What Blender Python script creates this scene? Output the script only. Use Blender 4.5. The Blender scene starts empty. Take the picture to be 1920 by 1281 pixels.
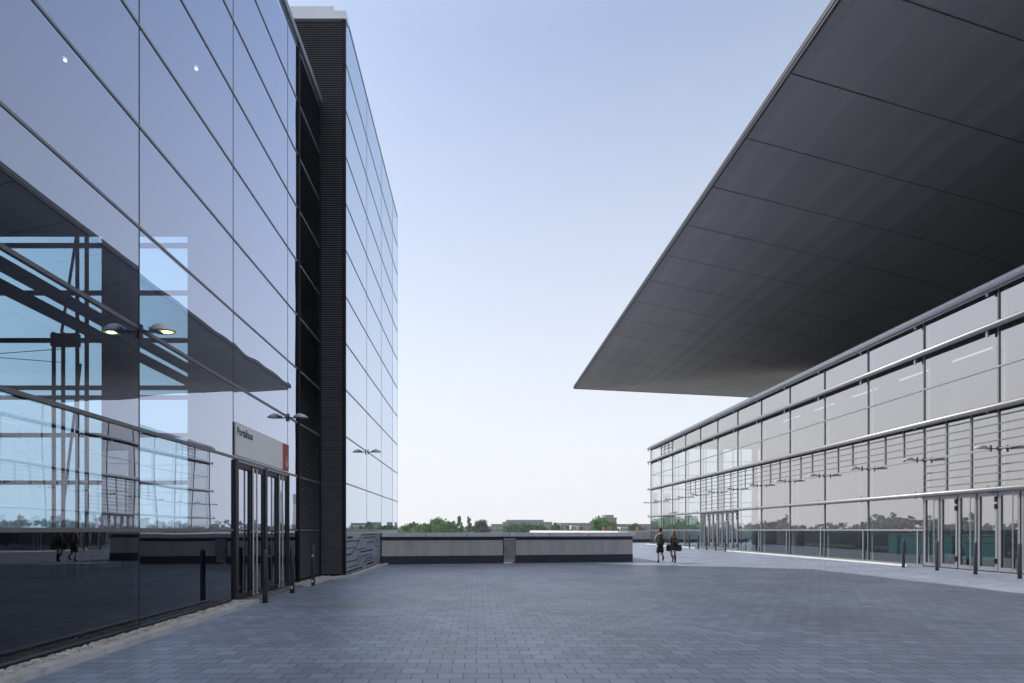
import bpy, bmesh, math, random
from mathutils import Vector, Matrix, noise as mnoise

random.seed(7)
S = bpy.context.scene
COL = S.collection
R = math.radians

# ------------------------------------------------------------------ camera
E = 1.7                                  # eye height
cam_d = bpy.data.cameras.new('camera')
cam = bpy.data.objects.new('camera', cam_d)
COL.objects.link(cam)
cam.location = (0, 0, E)
cam.rotation_euler = (R(90), 0, 0)
cam_d.sensor_width = 36
cam_d.lens = 18.75
cam_d.shift_x = 65 / 1920
cam_d.shift_y = 353.5 / 1920
cam_d.clip_start = 0.1
cam_d.clip_end = 9000
S.camera = cam

# ------------------------------------------------------------------ sky, sun, exposure
SUN_EL = 44.0
SUN_DIR = Vector((-0.912, 0.41, 0)).normalized()
w = bpy.data.worlds.new('World')
S.world = w
w.use_nodes = True
nt = w.node_tree
bg = nt.nodes['Background']
sky = nt.nodes.new('ShaderNodeTexSky')
sky.sky_type = 'NISHITA'
sky.sun_disc = False
sky.sun_elevation = R(SUN_EL)
sky.sun_rotation = math.atan2(SUN_DIR.x, SUN_DIR.y)
sky.altitude = 0
sky.air_density = 1.0
sky.dust_density = 1.0
sky.ozone_density = 1.6
# bright summer haze low in the sky: the sky colour whitens towards the horizon
wtc = nt.nodes.new('ShaderNodeTexCoord')
wsp = nt.nodes.new('ShaderNodeSeparateXYZ'); nt.links.new(wtc.outputs['Generated'], wsp.inputs[0])
wrp = nt.nodes.new('ShaderNodeValToRGB')
we = wrp.color_ramp.elements
we[0].position = 0.0; we[0].color = (1, 1, 1, 1)
we[1].position = 1.0; we[1].color = (1, 1, 1, 1)            # added brightening overhead, out of view, lifts the shaded paving
for p, v in ((0.12, 0.95), (0.25, 0.79), (0.38, 0.62), (0.52, 0.44), (0.68, 0.22), (0.74, 0.26), (0.84, 0.85)):
    el = we.new(p); el.color = (v, v, v, 1)
nt.links.new(wsp.outputs['Z'], wrp.inputs['Fac'])
wmx = nt.nodes.new('ShaderNodeMix'); wmx.data_type = 'RGBA'
nt.links.new(wrp.outputs[0], wmx.inputs[0])
nt.links.new(sky.outputs[0], wmx.inputs[6])
SKY_STRENGTH = 0.12
wmx.inputs[7].default_value = (0.535 / SKY_STRENGTH, 0.545 / SKY_STRENGTH, 0.575 / SKY_STRENGTH, 1)
nt.links.new(wmx.outputs[2], bg.inputs['Color'])
bg.inputs['Strength'].default_value = SKY_STRENGTH

sun_d = bpy.data.lights.new('sun', 'SUN')
sun_d.energy = 2.0
sun_d.angle = R(0.5)
sun_d.color = (1.0, 0.95, 0.88)
sun = bpy.data.objects.new('sun', sun_d)
COL.objects.link(sun)
tosun = Vector((SUN_DIR.x * math.cos(R(SUN_EL)), SUN_DIR.y * math.cos(R(SUN_EL)), math.sin(R(SUN_EL))))
sun.rotation_euler = tosun.to_track_quat('Z', 'Y').to_euler()
sun.location = tosun * 60

S.view_settings.view_transform = 'Standard'
S.view_settings.look = 'None'
S.view_settings.exposure = 0.8
S.view_settings.gamma = 1.0
S.cycles.max_bounces = 10
S.cycles.transparent_max_bounces = 16
S.cycles.glossy_bounces = 5
S.cycles.volume_bounces = 2
S.cycles.caustics_reflective = False
S.cycles.caustics_refractive = False

# ------------------------------------------------------------------ materials
def new_mat(name):
    m = bpy.data.materials.new(name)
    m.use_nodes = True
    return m, m.node_tree.nodes, m.node_tree.links, m.node_tree.nodes['Principled BSDF']

def mat(name, col, rough=0.6, metal=0.0, var=0.12, scale=3.0, bump=0.0, bscale=60.0, spec=0.5, stretch=(1, 1, 1)):
    m, N, L, P = new_mat(name)
    tc = N.new('ShaderNodeTexCoord')
    mp = N.new('ShaderNodeMapping'); mp.inputs['Scale'].default_value = stretch
    L.new(tc.outputs['Object'], mp.inputs['Vector'])
    nz = N.new('ShaderNodeTexNoise'); nz.inputs['Scale'].default_value = scale; nz.inputs['Detail'].default_value = 6
    L.new(mp.outputs[0], nz.inputs['Vector'])
    rp = N.new('ShaderNodeValToRGB')
    rp.color_ramp.elements[0].position = 0.3; rp.color_ramp.elements[1].position = 0.7
    rp.color_ramp.elements[0].color = (*[c * (1 - var) for c in col], 1)
    rp.color_ramp.elements[1].color = (*[min(1, c * (1 + var)) for c in col], 1)
    L.new(nz.outputs['Fac'], rp.inputs['Fac'])
    L.new(rp.outputs[0], P.inputs['Base Color'])
    P.inputs['Roughness'].default_value = rough
    P.inputs['Metallic'].default_value = metal
    P.inputs['Specular IOR Level'].default_value = spec
    if bump:
        n2 = N.new('ShaderNodeTexNoise'); n2.inputs['Scale'].default_value = bscale; n2.inputs['Detail'].default_value = 4
        L.new(mp.outputs[0], n2.inputs['Vector'])
        b = N.new('ShaderNodeBump'); b.inputs['Strength'].default_value = bump; b.inputs['Distance'].default_value = 0.02
        L.new(n2.outputs['Fac'], b.inputs['Height']); L.new(b.outputs[0], P.inputs['Normal'])
    return m

def glass(name, r_lo, r_hi, tint_t, tint_r, wave=0.0065, wscale=0.55, rough=0.0):
    """coated facade glass: clear transmission mixed with a mirror coat that strengthens at grazing angles"""
    m, N, L, P = new_mat(name)
    N.remove(P)
    out = N['Material Output']
    tc = N.new('ShaderNodeTexCoord'); oi = N.new('ShaderNodeObjectInfo')
    mul = N.new('ShaderNodeMath'); mul.operation = 'MULTIPLY'; mul.inputs[1].default_value = 60
    L.new(oi.outputs['Random'], mul.inputs[0])
    nz = N.new('ShaderNodeTexNoise'); nz.noise_dimensions = '4D'
    nz.inputs['Scale'].default_value = wscale; nz.inputs['Detail'].default_value = 0.6
    L.new(tc.outputs['Object'], nz.inputs['Vector']); L.new(mul.outputs[0], nz.inputs['W'])
    b = N.new('ShaderNodeBump'); b.inputs['Strength'].default_value = 1.0; b.inputs['Distance'].default_value = wave
    L.new(nz.outputs['Fac'], b.inputs['Height'])
    lw = N.new('ShaderNodeLayerWeight'); lw.inputs['Blend'].default_value = 0.5
    mr = N.new('ShaderNodeMapRange')
    mr.inputs['From Min'].default_value = 0.28; mr.inputs['From Max'].default_value = 0.8
    mr.inputs['To Min'].default_value = r_lo; mr.inputs['To Max'].default_value = r_hi
    L.new(lw.outputs['Facing'], mr.inputs['Value'])
    t = N.new('ShaderNodeBsdfTransparent'); t.inputs['Color'].default_value = (*tint_t, 1)
    g = N.new('ShaderNodeBsdfGlossy'); g.inputs['Color'].default_value = (*tint_r, 1); g.inputs['Roughness'].default_value = rough
    # every pane sits a hair out of true
    wn = N.new('ShaderNodeTexWhiteNoise'); wn.noise_dimensions = '1D'; L.new(mul.outputs[0], wn.inputs['W'])
    sb = N.new('ShaderNodeVectorMath'); sb.operation = 'SUBTRACT'; sb.inputs[1].default_value = (.5, .5, .5); L.new(wn.outputs['Color'], sb.inputs[0])
    ml = N.new('ShaderNodeVectorMath'); ml.operation = 'MULTIPLY_ADD'; ml.inputs[1].default_value = (.010, .010, .010)
    L.new(sb.outputs[0], ml.inputs[0]); L.new(b.outputs[0], ml.inputs[2])
    nm = N.new('ShaderNodeVectorMath'); nm.operation = 'NORMALIZE'; L.new(ml.outputs[0], nm.inputs[0])
    L.new(nm.outputs[0], g.inputs['Normal'])
    mx = N.new('ShaderNodeMixShader')
    L.new(mr.outputs[0], mx.inputs['Fac']); L.new(t.outputs[0], mx.inputs[1]); L.new(g.outputs[0], mx.inputs[2])
    L.new(mx.outputs[0], out.inputs['Surface'])
    return m

def emit(name, col, strength):
    m, N, L, P = new_mat(name)
    P.inputs['Base Color'].default_value = (*col, 1)
    P.inputs['Emission Color'].default_value = (*col, 1)
    P.inputs['Emission Strength'].default_value = strength
    return m

def paving_mat():
    m, N, L, P = new_mat('concrete_pavers')
    tc = N.new('ShaderNodeTexCoord')
    # slight wobble so that the courses are not ruler straight
    wn = N.new('ShaderNodeTexNoise'); wn.inputs['Scale'].default_value = 1.3; wn.inputs['Detail'].default_value = 2
    L.new(tc.outputs['Object'], wn.inputs['Vector'])
    wm = N.new('ShaderNodeVectorMath'); wm.operation = 'MULTIPLY_ADD'
    wm.inputs[1].default_value = (0.03, 0.03, 0); L.new(wn.outputs['Color'], wm.inputs[0]); L.new(tc.outputs['Object'], wm.inputs[2])
    bt = N.new('ShaderNodeTexBrick')
    bt.offset = 0.5; bt.squash = 1.0
    bt.inputs['Scale'].default_value = 1.0
    bt.inputs['Brick Width'].default_value = 0.30
    bt.inputs['Row Height'].default_value = 0.235
    bt.inputs['Mortar Size'].default_value = 0.009
    bt.inputs['Mortar Smooth'].default_value = 0.3
    bt.inputs['Bias'].default_value = 0.0
    bt.inputs['Color1'].default_value = (0.255, 0.30, 0.40, 1)
    bt.inputs['Color2'].default_value = (0.38, 0.43, 0.55, 1)
    bt.inputs['Mortar'].default_value = (0.11, 0.12, 0.15, 1)
    L.new(wm.outputs[0], bt.inputs['Vector'])
    # broad wear and dirt patches, and fine grain
    n1 = N.new('ShaderNodeTexNoise'); n1.inputs['Scale'].default_value = 0.35; n1.inputs['Detail'].default_value = 7; n1.inputs['Roughness'].default_value = 0.62
    L.new(tc.outputs['Object'], n1.inputs['Vector'])
    r1 = N.new('ShaderNodeValToRGB')
    r1.color_ramp.elements[0].position = 0.33; r1.color_ramp.elements[0].color = (0.72, 0.73, 0.76, 1)
    r1.color_ramp.elements[1].position = 0.66; r1.color_ramp.elements[1].color = (1.15, 1.15, 1.15, 1)
    L.new(n1.outputs['Fac'], r1.inputs['Fac'])
    n2 = N.new('ShaderNodeTexNoise'); n2.inputs['Scale'].default_value = 70; n2.inputs['Detail'].default_value = 5
    L.new(tc.outputs['Object'], n2.inputs['Vector'])
    r2 = N.new('ShaderNodeValToRGB')
    r2.color_ramp.elements[0].position = 0.3; r2.color_ramp.elements[0].color = (0.82, 0.82, 0.82, 1)
    r2.color_ramp.elements[1].position = 0.7; r2.color_ramp.elements[1].color = (1.15, 1.15, 1.15, 1)
    L.new(n2.outputs['Fac'], r2.inputs['Fac'])
    m1 = N.new('ShaderNodeMix'); m1.data_type = 'RGBA'; m1.blend_type = 'MULTIPLY'; m1.inputs[0].default_value = 1
    L.new(bt.outputs['Color'], m1.inputs[6]); L.new(r1.outputs[0], m1.inputs[7])
    m2 = N.new('ShaderNodeMix'); m2.data_type = 'RGBA'; m2.blend_type = 'MULTIPLY'; m2.inputs[0].default_value = 1
    L.new(m1.outputs[2], m2.inputs[6]); L.new(r2.outputs[0], m2.inputs[7])
    # a rusty brown stain by the bollards
    mp = N.new('ShaderNodeMapping'); mp.inputs['Location'].default_value = (2.8, -11.9, 0)
    L.new(tc.outputs['Object'], mp.inputs['Vector'])
    sc = N.new('ShaderNodeVectorMath'); sc.operation = 'MULTIPLY'; sc.inputs[1].default_value = (1.0, 1.6, 0); L.new(mp.outputs[0], sc.inputs[0])
    ln = N.new('ShaderNodeVectorMath'); ln.operation = 'LENGTH'; L.new(sc.outputs[0], ln.inputs[0])
    sr = N.new('ShaderNodeMapRange'); sr.inputs['From Min'].default_value = 0.1; sr.inputs['From Max'].default_value = 1.3
    sr.inputs['To Min'].default_value = 1.1; sr.inputs['To Max'].default_value = 0.0
    L.new(ln.outputs['Value'], sr.inputs['Value'])
    sm = N.new('ShaderNodeMath'); sm.operation = 'MULTIPLY'; L.new(sr.outputs[0], sm.inputs[0]); L.new(n1.outputs['Fac'], sm.inputs[1])
    m3 = N.new('ShaderNodeMix'); m3.data_type = 'RGBA'; L.new(sm.outputs[0], m3.inputs[0])
    L.new(m2.outputs[2], m3.inputs[6]); m3.inputs[7].default_value = (0.22, 0.15, 0.10, 1)
    L.new(m3.outputs[2], P.inputs['Base Color'])
    P.inputs['Roughness'].default_value = 0.45
    P.inputs['Specular IOR Level'].default_value = 0.8
    h = N.new('ShaderNodeMath'); h.operation = 'MULTIPLY_ADD'; h.inputs[1].default_value = -1.0
    L.new(bt.outputs['Fac'], h.inputs[0]); 
    hs = N.new('ShaderNodeMath'); hs.operation = 'MULTIPLY'; hs.inputs[1].default_value = 0.35; L.new(n2.outputs['Fac'], hs.inputs[0]); L.new(hs.outputs[0], h.inputs[2])
    b = N.new('ShaderNodeBump'); b.inputs['Strength'].default_value = 0.5; b.inputs['Distance'].default_value = 0.008
    L.new(h.outputs[0], b.inputs['Height']); L.new(b.outputs[0], P.inputs['Normal'])
    return m

def soffit_mat():
    m, N, L, P = new_mat('soffit_sheet_metal')
    tc = N.new('ShaderNodeTexCoord')
    sp = N.new('ShaderNodeSeparateXYZ'); L.new(tc.outputs['Object'], sp.inputs[0])
    # sheet strips run along the eave; each strip has its own tone and a fine seam
    d = N.new('ShaderNodeMath'); d.operation = 'DIVIDE'; d.inputs[1].default_value = 0.62; L.new(sp.outputs['X'], d.inputs[0])
    fl = N.new('ShaderNodeMath'); fl.operation = 'FLOOR'; L.new(d.outputs[0], fl.inputs[0])
    wn = N.new('ShaderNodeTexWhiteNoise'); wn.noise_dimensions = '1D'; L.new(fl.outputs[0], wn.inputs['W'])
    fr = N.new('ShaderNodeMath'); fr.operation = 'FRACT'; L.new(d.outputs[0], fr.inputs[0])
    nz = N.new('ShaderNodeTexNoise'); nz.inputs['Scale'].default_value = 0.25; nz.inputs['Detail'].default_value = 5
    L.new(tc.outputs['Object'], nz.inputs['Vector'])
    ad = N.new('ShaderNodeMath'); ad.operation = 'MULTIPLY_ADD'; ad.inputs[1].default_value = 0.5
    L.new(wn.outputs['Value'], ad.inputs[0]); L.new(nz.outputs['Fac'], ad.inputs[2])
    rp = N.new('ShaderNodeValToRGB')
    rp.color_ramp.elements[0].position = 0.3; rp.color_ramp.elements[0].color = (0.235, 0.237, 0.243, 1)
    rp.color_ramp.elements[1].position = 1.0; rp.color_ramp.elements[1].color = (0.30, 0.299, 0.297, 1)
    L.new(ad.outputs[0], rp.inputs['Fac']); L.new(rp.outputs[0], P.inputs['Base Color'])
    P.inputs['Metallic'].default_value = 0.35
    P.inputs['Roughness'].default_value = 0.40
    h = N.new('ShaderNodeMath'); h.operation = 'GREATER_THAN'; h.inputs[1].default_value = 0.05; L.new(fr.outputs[0], h.inputs[0])
    h2 = N.new('ShaderNodeMath'); h2.operation = 'MULTIPLY_ADD'; h2.inputs[1].default_value = 0.5; L.new(fr.outputs[0], h2.inputs[0]); L.new(h.outputs[0], h2.inputs[2])
    b = N.new('ShaderNodeBump'); b.inputs['Strength'].default_value = 0.6; b.inputs['Distance'].default_value = 0.012
    L.new(h2.outputs[0], b.inputs['Height']); L.new(b.outputs[0], P.inputs['Normal'])
    return m

M = {}
M['pave'] = paving_mat()
M['soffit'] = soffit_mat()
M['soil'] = mat('distant_field_soil', (0.15, 0.14, 0.12), 0.95, var=0.25, scale=0.02)
M['coat'] = glass('coated_facade_glass', 0.36, 0.84, (0.60, 0.82, 0.97), (0.77, 0.84, 1.0))
M['towerglass'] = glass('tower_facade_glass', 0.50, 0.88, (0.62, 0.80, 0.92), (0.83, 0.91, 1.0), 0.003)
M['clear'] = glass('clear_lower_glass', 0.10, 0.34, (0.50, 0.60, 0.72), (0.85, 0.9, 1.0))
M['hallglass'] = glass('hall_facade_glass', 0.46, 0.70, (0.70, 0.80, 0.80), (0.93, 0.90, 0.885), 0.003)
M['hallclear'] = glass('hall_lower_glass', 0.14, 0.34, (0.62, 0.74, 0.76), (0.92, 0.94, 0.98), 0.003)
M['rearpane'] = glass('rear_window_glass', 0.05, 0.25, (0.80, 0.92, 0.97), (0.9, 0.95, 1.0), 0.002)
M['frame'] = mat('grey_anodised_frame', (0.33, 0.335, 0.35), 0.45, 0.6, 0.06)
M['darkframe'] = mat('dark_frame', (0.035, 0.037, 0.045), 0.5, 0.3, 0.08)
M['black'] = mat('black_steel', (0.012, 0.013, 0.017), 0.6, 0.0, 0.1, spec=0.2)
M['louvre'] = mat('dark_louvre_metal', (0.20, 0.20, 0.22), 0.5, 0.3, 0.1)
M['louvreback'] = mat('louvre_backing', (0.008, 0.008, 0.010), 0.8)
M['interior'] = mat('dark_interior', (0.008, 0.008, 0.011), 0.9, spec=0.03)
M['hallwall'] = mat('pale_interior_wall', (0.30, 0.29, 0.29), 0.8, var=0.08)
M['hallfloor'] = mat('dark_stone_floor', (0.05, 0.05, 0.055), 0.35)
M['silver'] = mat('brushed_aluminium', (0.40, 0.40, 0.405), 0.42, 0.5, 0.05, 8)
M['gutter'] = mat('pale_gutter_metal', (0.72, 0.72, 0.73), 0.45, 0.2, 0.05, 8)
M['grid'] = mat('grey_sun_bars', (0.24, 0.235, 0.24), 0.5, 0.3, 0.05)
M['steel'] = mat('stainless_steel', (0.55, 0.54, 0.53), 0.3, 0.9, 0.05)
M['post'] = mat('dark_grey_posts', (0.075, 0.075, 0.082), 0.45, 0.3, 0.08)
M['hallpost'] = mat('hall_mullion_grey', (0.21, 0.21, 0.215), 0.45, 0.3, 0.08)
M['fin'] = mat('pale_inner_fins', (0.55, 0.55, 0.56), 0.5, 0.1, 0.05)
M['cap'] = mat('pale_roof_flashing', (0.86, 0.87, 0.89), 0.5, 0.2, 0.05, 0.7)
M['kerb'] = mat('kerb_concrete', (0.64, 0.63, 0.61), 0.85, var=0.15, scale=5, bump=0.2)
M['gravel'] = mat('pale_gravel_stones', (0.60, 0.56, 0.51), 0.85, var=0.45, scale=9)
M['gravelbed'] = mat('gravel_bed', (0.20, 0.19, 0.17), 0.95, var=0.4, scale=25, bump=0.8, bscale=40)
M['render'] = mat('grey_render', (0.60, 0.58, 0.54), 0.95, var=0.11, scale=1.6, bump=0.25, bscale=90, stretch=(2.2, 2.2, .35))
M['plinth'] = mat('dark_plinth', (0.045, 0.047, 0.060), 0.8, var=0.12, scale=2)
M['coping'] = mat('coping_concrete', (0.78, 0.78, 0.78), 0.7, var=0.1, scale=2.5, stretch=(1.5, 1.5, .6))
M['whitecoping'] = mat('white_coping', (0.78, 0.77, 0.75), 0.7, var=0.04)
M['hatch'] = mat('galvanised_door', (0.26, 0.26, 0.26), 0.5, 0.5, 0.1, 2)
M['signgrey'] = mat('sign_grey', (0.80, 0.81, 0.79), 0.3, var=0.03, spec=0.8)
M['signred'] = mat('sign_red', (0.50, 0.045, 0.035), 0.5, var=0.04)
M['ink'] = mat('sign_lettering', (0.05, 0.05, 0.055), 0.6)
M['white'] = mat('white_paint', (0.8, 0.8, 0.8), 0.6, var=0.03)
M['sticker'] = mat('white_reflector', (0.8, 0.81, 0.83), 0.4, var=0.03)
M['lampshell'] = mat('lamp_shell_grey', (0.66, 0.67, 0.70), 0.35, 0.35, 0.06, 10)
M['lens'] = mat('lamp_lens', (0.10, 0.11, 0.12), 0.15, 0.3)
M['bulb'] = emit('lit_lamp_yellow_green', (0.60, 0.85, 0.10), 0.55)
M['bulbcore'] = emit('lit_lamp_core', (1.0, 1.0, 0.65), 7.0)
M['ceilbulb'] = emit('ceiling_lamp_white', (1.0, 1.0, 1.0), 2.6)
M['striplight'] = emit('strip_lamp_white', (0.95, 1.0, 1.0), 0.28)
M['relief'] = mat('dark_relief_lines', (0.02, 0.02, 0.03), 0.7)
M['reliefpanel'] = mat('slate_grey_base_panel', (0.46, 0.52, 0.60), 0.3, var=0.10, scale=1.2)
M['teal'] = mat('teal_glass_panel', (0.10, 0.23, 0.24), 0.3, var=0.1, scale=0.6)
M['skin'] = mat('skin', (0.46, 0.25, 0.17), 0.6, var=0.06)
M['clothblack'] = mat('black_cloth', (0.012, 0.012, 0.014), 0.95, var=0.2)
M['pack'] = mat('olive_pack_cloth', (0.045, 0.055, 0.035), 0.9, var=0.3, scale=14)
M['strap'] = mat('pale_strap', (0.45, 0.47, 0.38), 0.8)
M['pattern'] = mat('patterned_skirt_cloth', (0.07, 0.055, 0.04), 0.9, var=0.75, scale=22)
M['hairdark'] = mat('dark_hair', (0.012, 0.009, 0.008), 0.6, var=0.3, scale=30)
M['hairbrown'] = mat('long_brown_hair', (0.20, 0.11, 0.035), 0.5, var=0.4, scale=18, stretch=(3, 3, 0.5))
M['eye'] = mat('eye', (0.05, 0.04, 0.035), 0.2)
M['lip'] = mat('lip', (0.35, 0.12, 0.10), 0.5)
M['red'] = mat('red_tag', (0.5, 0.04, 0.03), 0.7)
M['leafA'] = mat('fresh_green_leaves', (0.085, 0.24, 0.035), 0.7, var=0.45, scale=0.6)
M['leafB'] = mat('deep_green_leaves', (0.05, 0.16, 0.035), 0.7, var=0.45, scale=0.6)
M['leafC'] = mat('dull_grey_brown_leaves', (0.075, 0.075, 0.085), 0.8, var=0.4, scale=0.6)
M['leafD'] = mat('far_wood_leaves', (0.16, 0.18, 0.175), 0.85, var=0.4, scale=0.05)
def leaf_light(m):
    N = m.node_tree.nodes; L = m.node_tree.links; P = N['Principled BSDF']; out = N['Material Output']
    src = P.inputs['Base Color'].links[0].from_socket
    tr = N.new('ShaderNodeBsdfTranslucent'); L.new(src, tr.inputs['Color'])
    mx = N.new('ShaderNodeMixShader'); mx.inputs['Fac'].default_value = 0.4
    L.new(P.outputs[0], mx.inputs[1]); L.new(tr.outputs[0], mx.inputs[2]); L.new(mx.outputs[0], out.inputs['Surface'])
for q_ in 'ABCD': leaf_light(M['leaf' + q_])
M['bark'] = mat('bark', (0.06, 0.045, 0.03), 0.9, var=0.3)
M['farwall'] = mat('blue_grey_facade', (0.17, 0.19, 0.24), 0.8, var=0.1, scale=0.1)  # bluish cast of distance haze put into the wall colour
M['farwarm'] = mat('warm_grey_facade', (0.22, 0.20, 0.20), 0.8, var=0.1, scale=0.1)
M['farwhite'] = mat('white_facade', (0.62, 0.62, 0.62), 0.8, var=0.05, scale=0.1)
M['farroof'] = mat('far_roof', (0.10, 0.11, 0.14), 0.8)
M['farwin'] = mat('far_window', (0.05, 0.06, 0.08), 0.3)
M['rust'] = mat('brown_hut_boards', (0.24, 0.10, 0.045), 0.8)
M['concrete'] = mat('tower_concrete', (0.50, 0.50, 0.50), 0.8, var=0.08, scale=0.1)

# ------------------------------------------------------------------ helpers
class MB:
    def __init__(self):
        self.v = []; self.f = []
    def quad(self, a, b, c, d):
        n = len(self.v); self.v += [tuple(a), tuple(b), tuple(c), tuple(d)]; self.f.append((n, n + 1, n + 2, n + 3)); return self
    def poly(self, pts):
        n = len(self.v); self.v += [tuple(p) for p in pts]; self.f.append(tuple(range(n, n + len(pts)))); return self
    def box(self, x0, x1, y0, y1, z0, z1):
        if x0 > x1: x0, x1 = x1, x0
        if y0 > y1: y0, y1 = y1, y0
        if z0 > z1: z0, z1 = z1, z0
        n = len(self.v)
        self.v += [(x0, y0, z0), (x1, y0, z0), (x1, y1, z0), (x0, y1, z0), (x0, y0, z1), (x1, y0, z1), (x1, y1, z1), (x0, y1, z1)]
        for q in ((0, 3, 2, 1), (4, 5, 6, 7), (0, 1, 5, 4), (1, 2, 6, 5), (2, 3, 7, 6), (3, 0, 4, 7)):
            self.f.append(tuple(n + i for i in q))
        return self
    def obox(self, o, u, v, a0, a1, b0, b1, z0, z1):
        """box in a frame turned about z: origin o, axes u, v"""
        n = len(self.v)
        P = lambda a, b, z: (o[0] + a * u[0] + b * v[0], o[1] + a * u[1] + b * v[1], z)
        self.v += [P(a0, b0, z0), P(a1, b0, z0), P(a1, b1, z0), P(a0, b1, z0), P(a0, b0, z1), P(a1, b0, z1), P(a1, b1, z1), P(a0, b1, z1)]
        for q in ((0, 3, 2, 1), (4, 5, 6, 7), (0, 1, 5, 4), (1, 2, 6, 5), (2, 3, 7, 6), (3, 0, 4, 7)):
            self.f.append(tuple(n + i for i in q))
        return self
    def tube(self, a, b, r, seg=10, r2=None, caps=True):
        a = Vector(a); b = Vector(b); r2 = r if r2 is None else r2
        d = (b - a).normalized()
        u = d.orthogonal().normalized(); v = d.cross(u)
        n = len(self.v)
        for k in range(seg):
            t = 2 * math.pi * k / seg
            o = u * math.cos(t) + v * math.sin(t)
            self.v.append(tuple(a + o * r)); self.v.append(tuple(b + o * r2))
        for k in range(seg):
            i = n + 2 * k; j = n + 2 * ((k + 1) % seg)
            self.f.append((i, j, j + 1, i + 1))
        if caps:
            self.f.append(tuple(n + 2 * k for k in reversed(range(seg))))
            self.f.append(tuple(n + 2 * k + 1 for k in range(seg)))
        return self
    def loft(self, rings, close=True):
        n = len(self.v); k = len(rings[0])
        for r in rings: self.v += [tuple(p) for p in r]
        for i in range(len(rings) - 1):
            for j in range(k):
                a = n + i * k + j; b = n + i * k + (j + 1) % k
                self.f.append((a, b, b + k, a + k))
        if close:
            self.f.append(tuple(n + j for j in reversed(range(k))))
            self.f.append(tuple(n + (len(rings) - 1) * k + j for j in range(k)))
        return self
    def superell(self, c, r, e=0.5, nu=14, nv=10):
        sg = lambda x, p: math.copysign(abs(x) ** p, x)
        rings = []
        for i in range(nv + 1):
            ph = -math.pi / 2 + math.pi * i / nv
            cp, sp = sg(math.cos(ph), e), sg(math.sin(ph), e)
            if i in (0, nv): cp = 0.02
            rings.append([(c[0] + r[0] * cp * sg(math.cos(2 * math.pi * j / nu), e), c[1] + r[1] * cp * sg(math.sin(2 * math.pi * j / nu), e), c[2] + r[2] * sp) for j in range(nu)])
        return self.loft(rings)
    def build(self, name, m, parent=None, smooth=False, base=None, bevel=0.0):
        off = Vector(base) if base is not None else Vector((0, 0, 0))
        me = bpy.data.meshes.new(name)
        me.from_pydata([tuple(Vector(p) - off) for p in self.v], [], self.f)
        me.materials.append(m)
        me.update()
        if smooth:
            for p in me.polygons: p.use_smooth = True
        o = bpy.data.objects.new(name, me)
        COL.objects.link(o)
        if parent: o.parent = parent
        elif base is not None: o.location = base
        if bevel:
            bv = o.modifiers.new('edge', 'BEVEL'); bv.width = bevel; bv.segments = 2; bv.limit_method = 'ANGLE'
        return o

def thing(name, label, cat, loc=(0, 0, 0), rz=0.0, group=None):
    o = bpy.data.objects.new(name, None)
    COL.objects.link(o)
    o.empty_display_size = 0.2
    o.location = loc; o.rotation_euler = (0, 0, rz)
    o['label'] = label; o['category'] = cat
    if group: o['group'] = group
    return o

def tag(o, label, cat, group=None, kind=None):
    o['label'] = label; o['category'] = cat
    if group: o['group'] = group
    if kind: o['kind'] = kind
    return o

def structure(o, label=None, cat=None):
    o['kind'] = 'structure'
    if label: o['label'] = label
    if cat: o['category'] = cat
    return o

def dup(root, loc, rz, label, group=None):
    r = root.copy(); COL.objects.link(r)
    r.location = loc; r.rotation_euler = (0, 0, rz); r['label'] = label
    if group: r['group'] = group
    for ch in list(root.children):
        c = ch.copy(); COL.objects.link(c); c.parent = r
        for g in list(ch.children):
            d = g.copy(); COL.objects.link(d); d.parent = c
    return r

def px(x, y_or_none, Y):
    """world X (and Z) of a photo pixel at distance Y"""
    X = (x - 895) / 1000 * Y
    return X if y_or_none is None else (X, Y, E - (y_or_none - 994) / 1000 * Y)

# ------------------------------------------------------------------ ground
def ground():
    mb = MB().box(-70, 75, -40, 76, -4.6, 0)
    structure(mb.build('plaza_paving', M['pave']), 'blue grey concrete block paving of the open plaza', 'paving')
    g = MB(); n = 64
    pts = [(5000 * math.cos(2 * math.pi * k / n), 5000 * math.sin(2 * math.pi * k / n), -4.5) for k in range(n)]
    g.poly(pts)
    structure(g.build('far_ground', M['soil']), 'flat green brown land reaching the horizon', 'ground')
ground()

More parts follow.
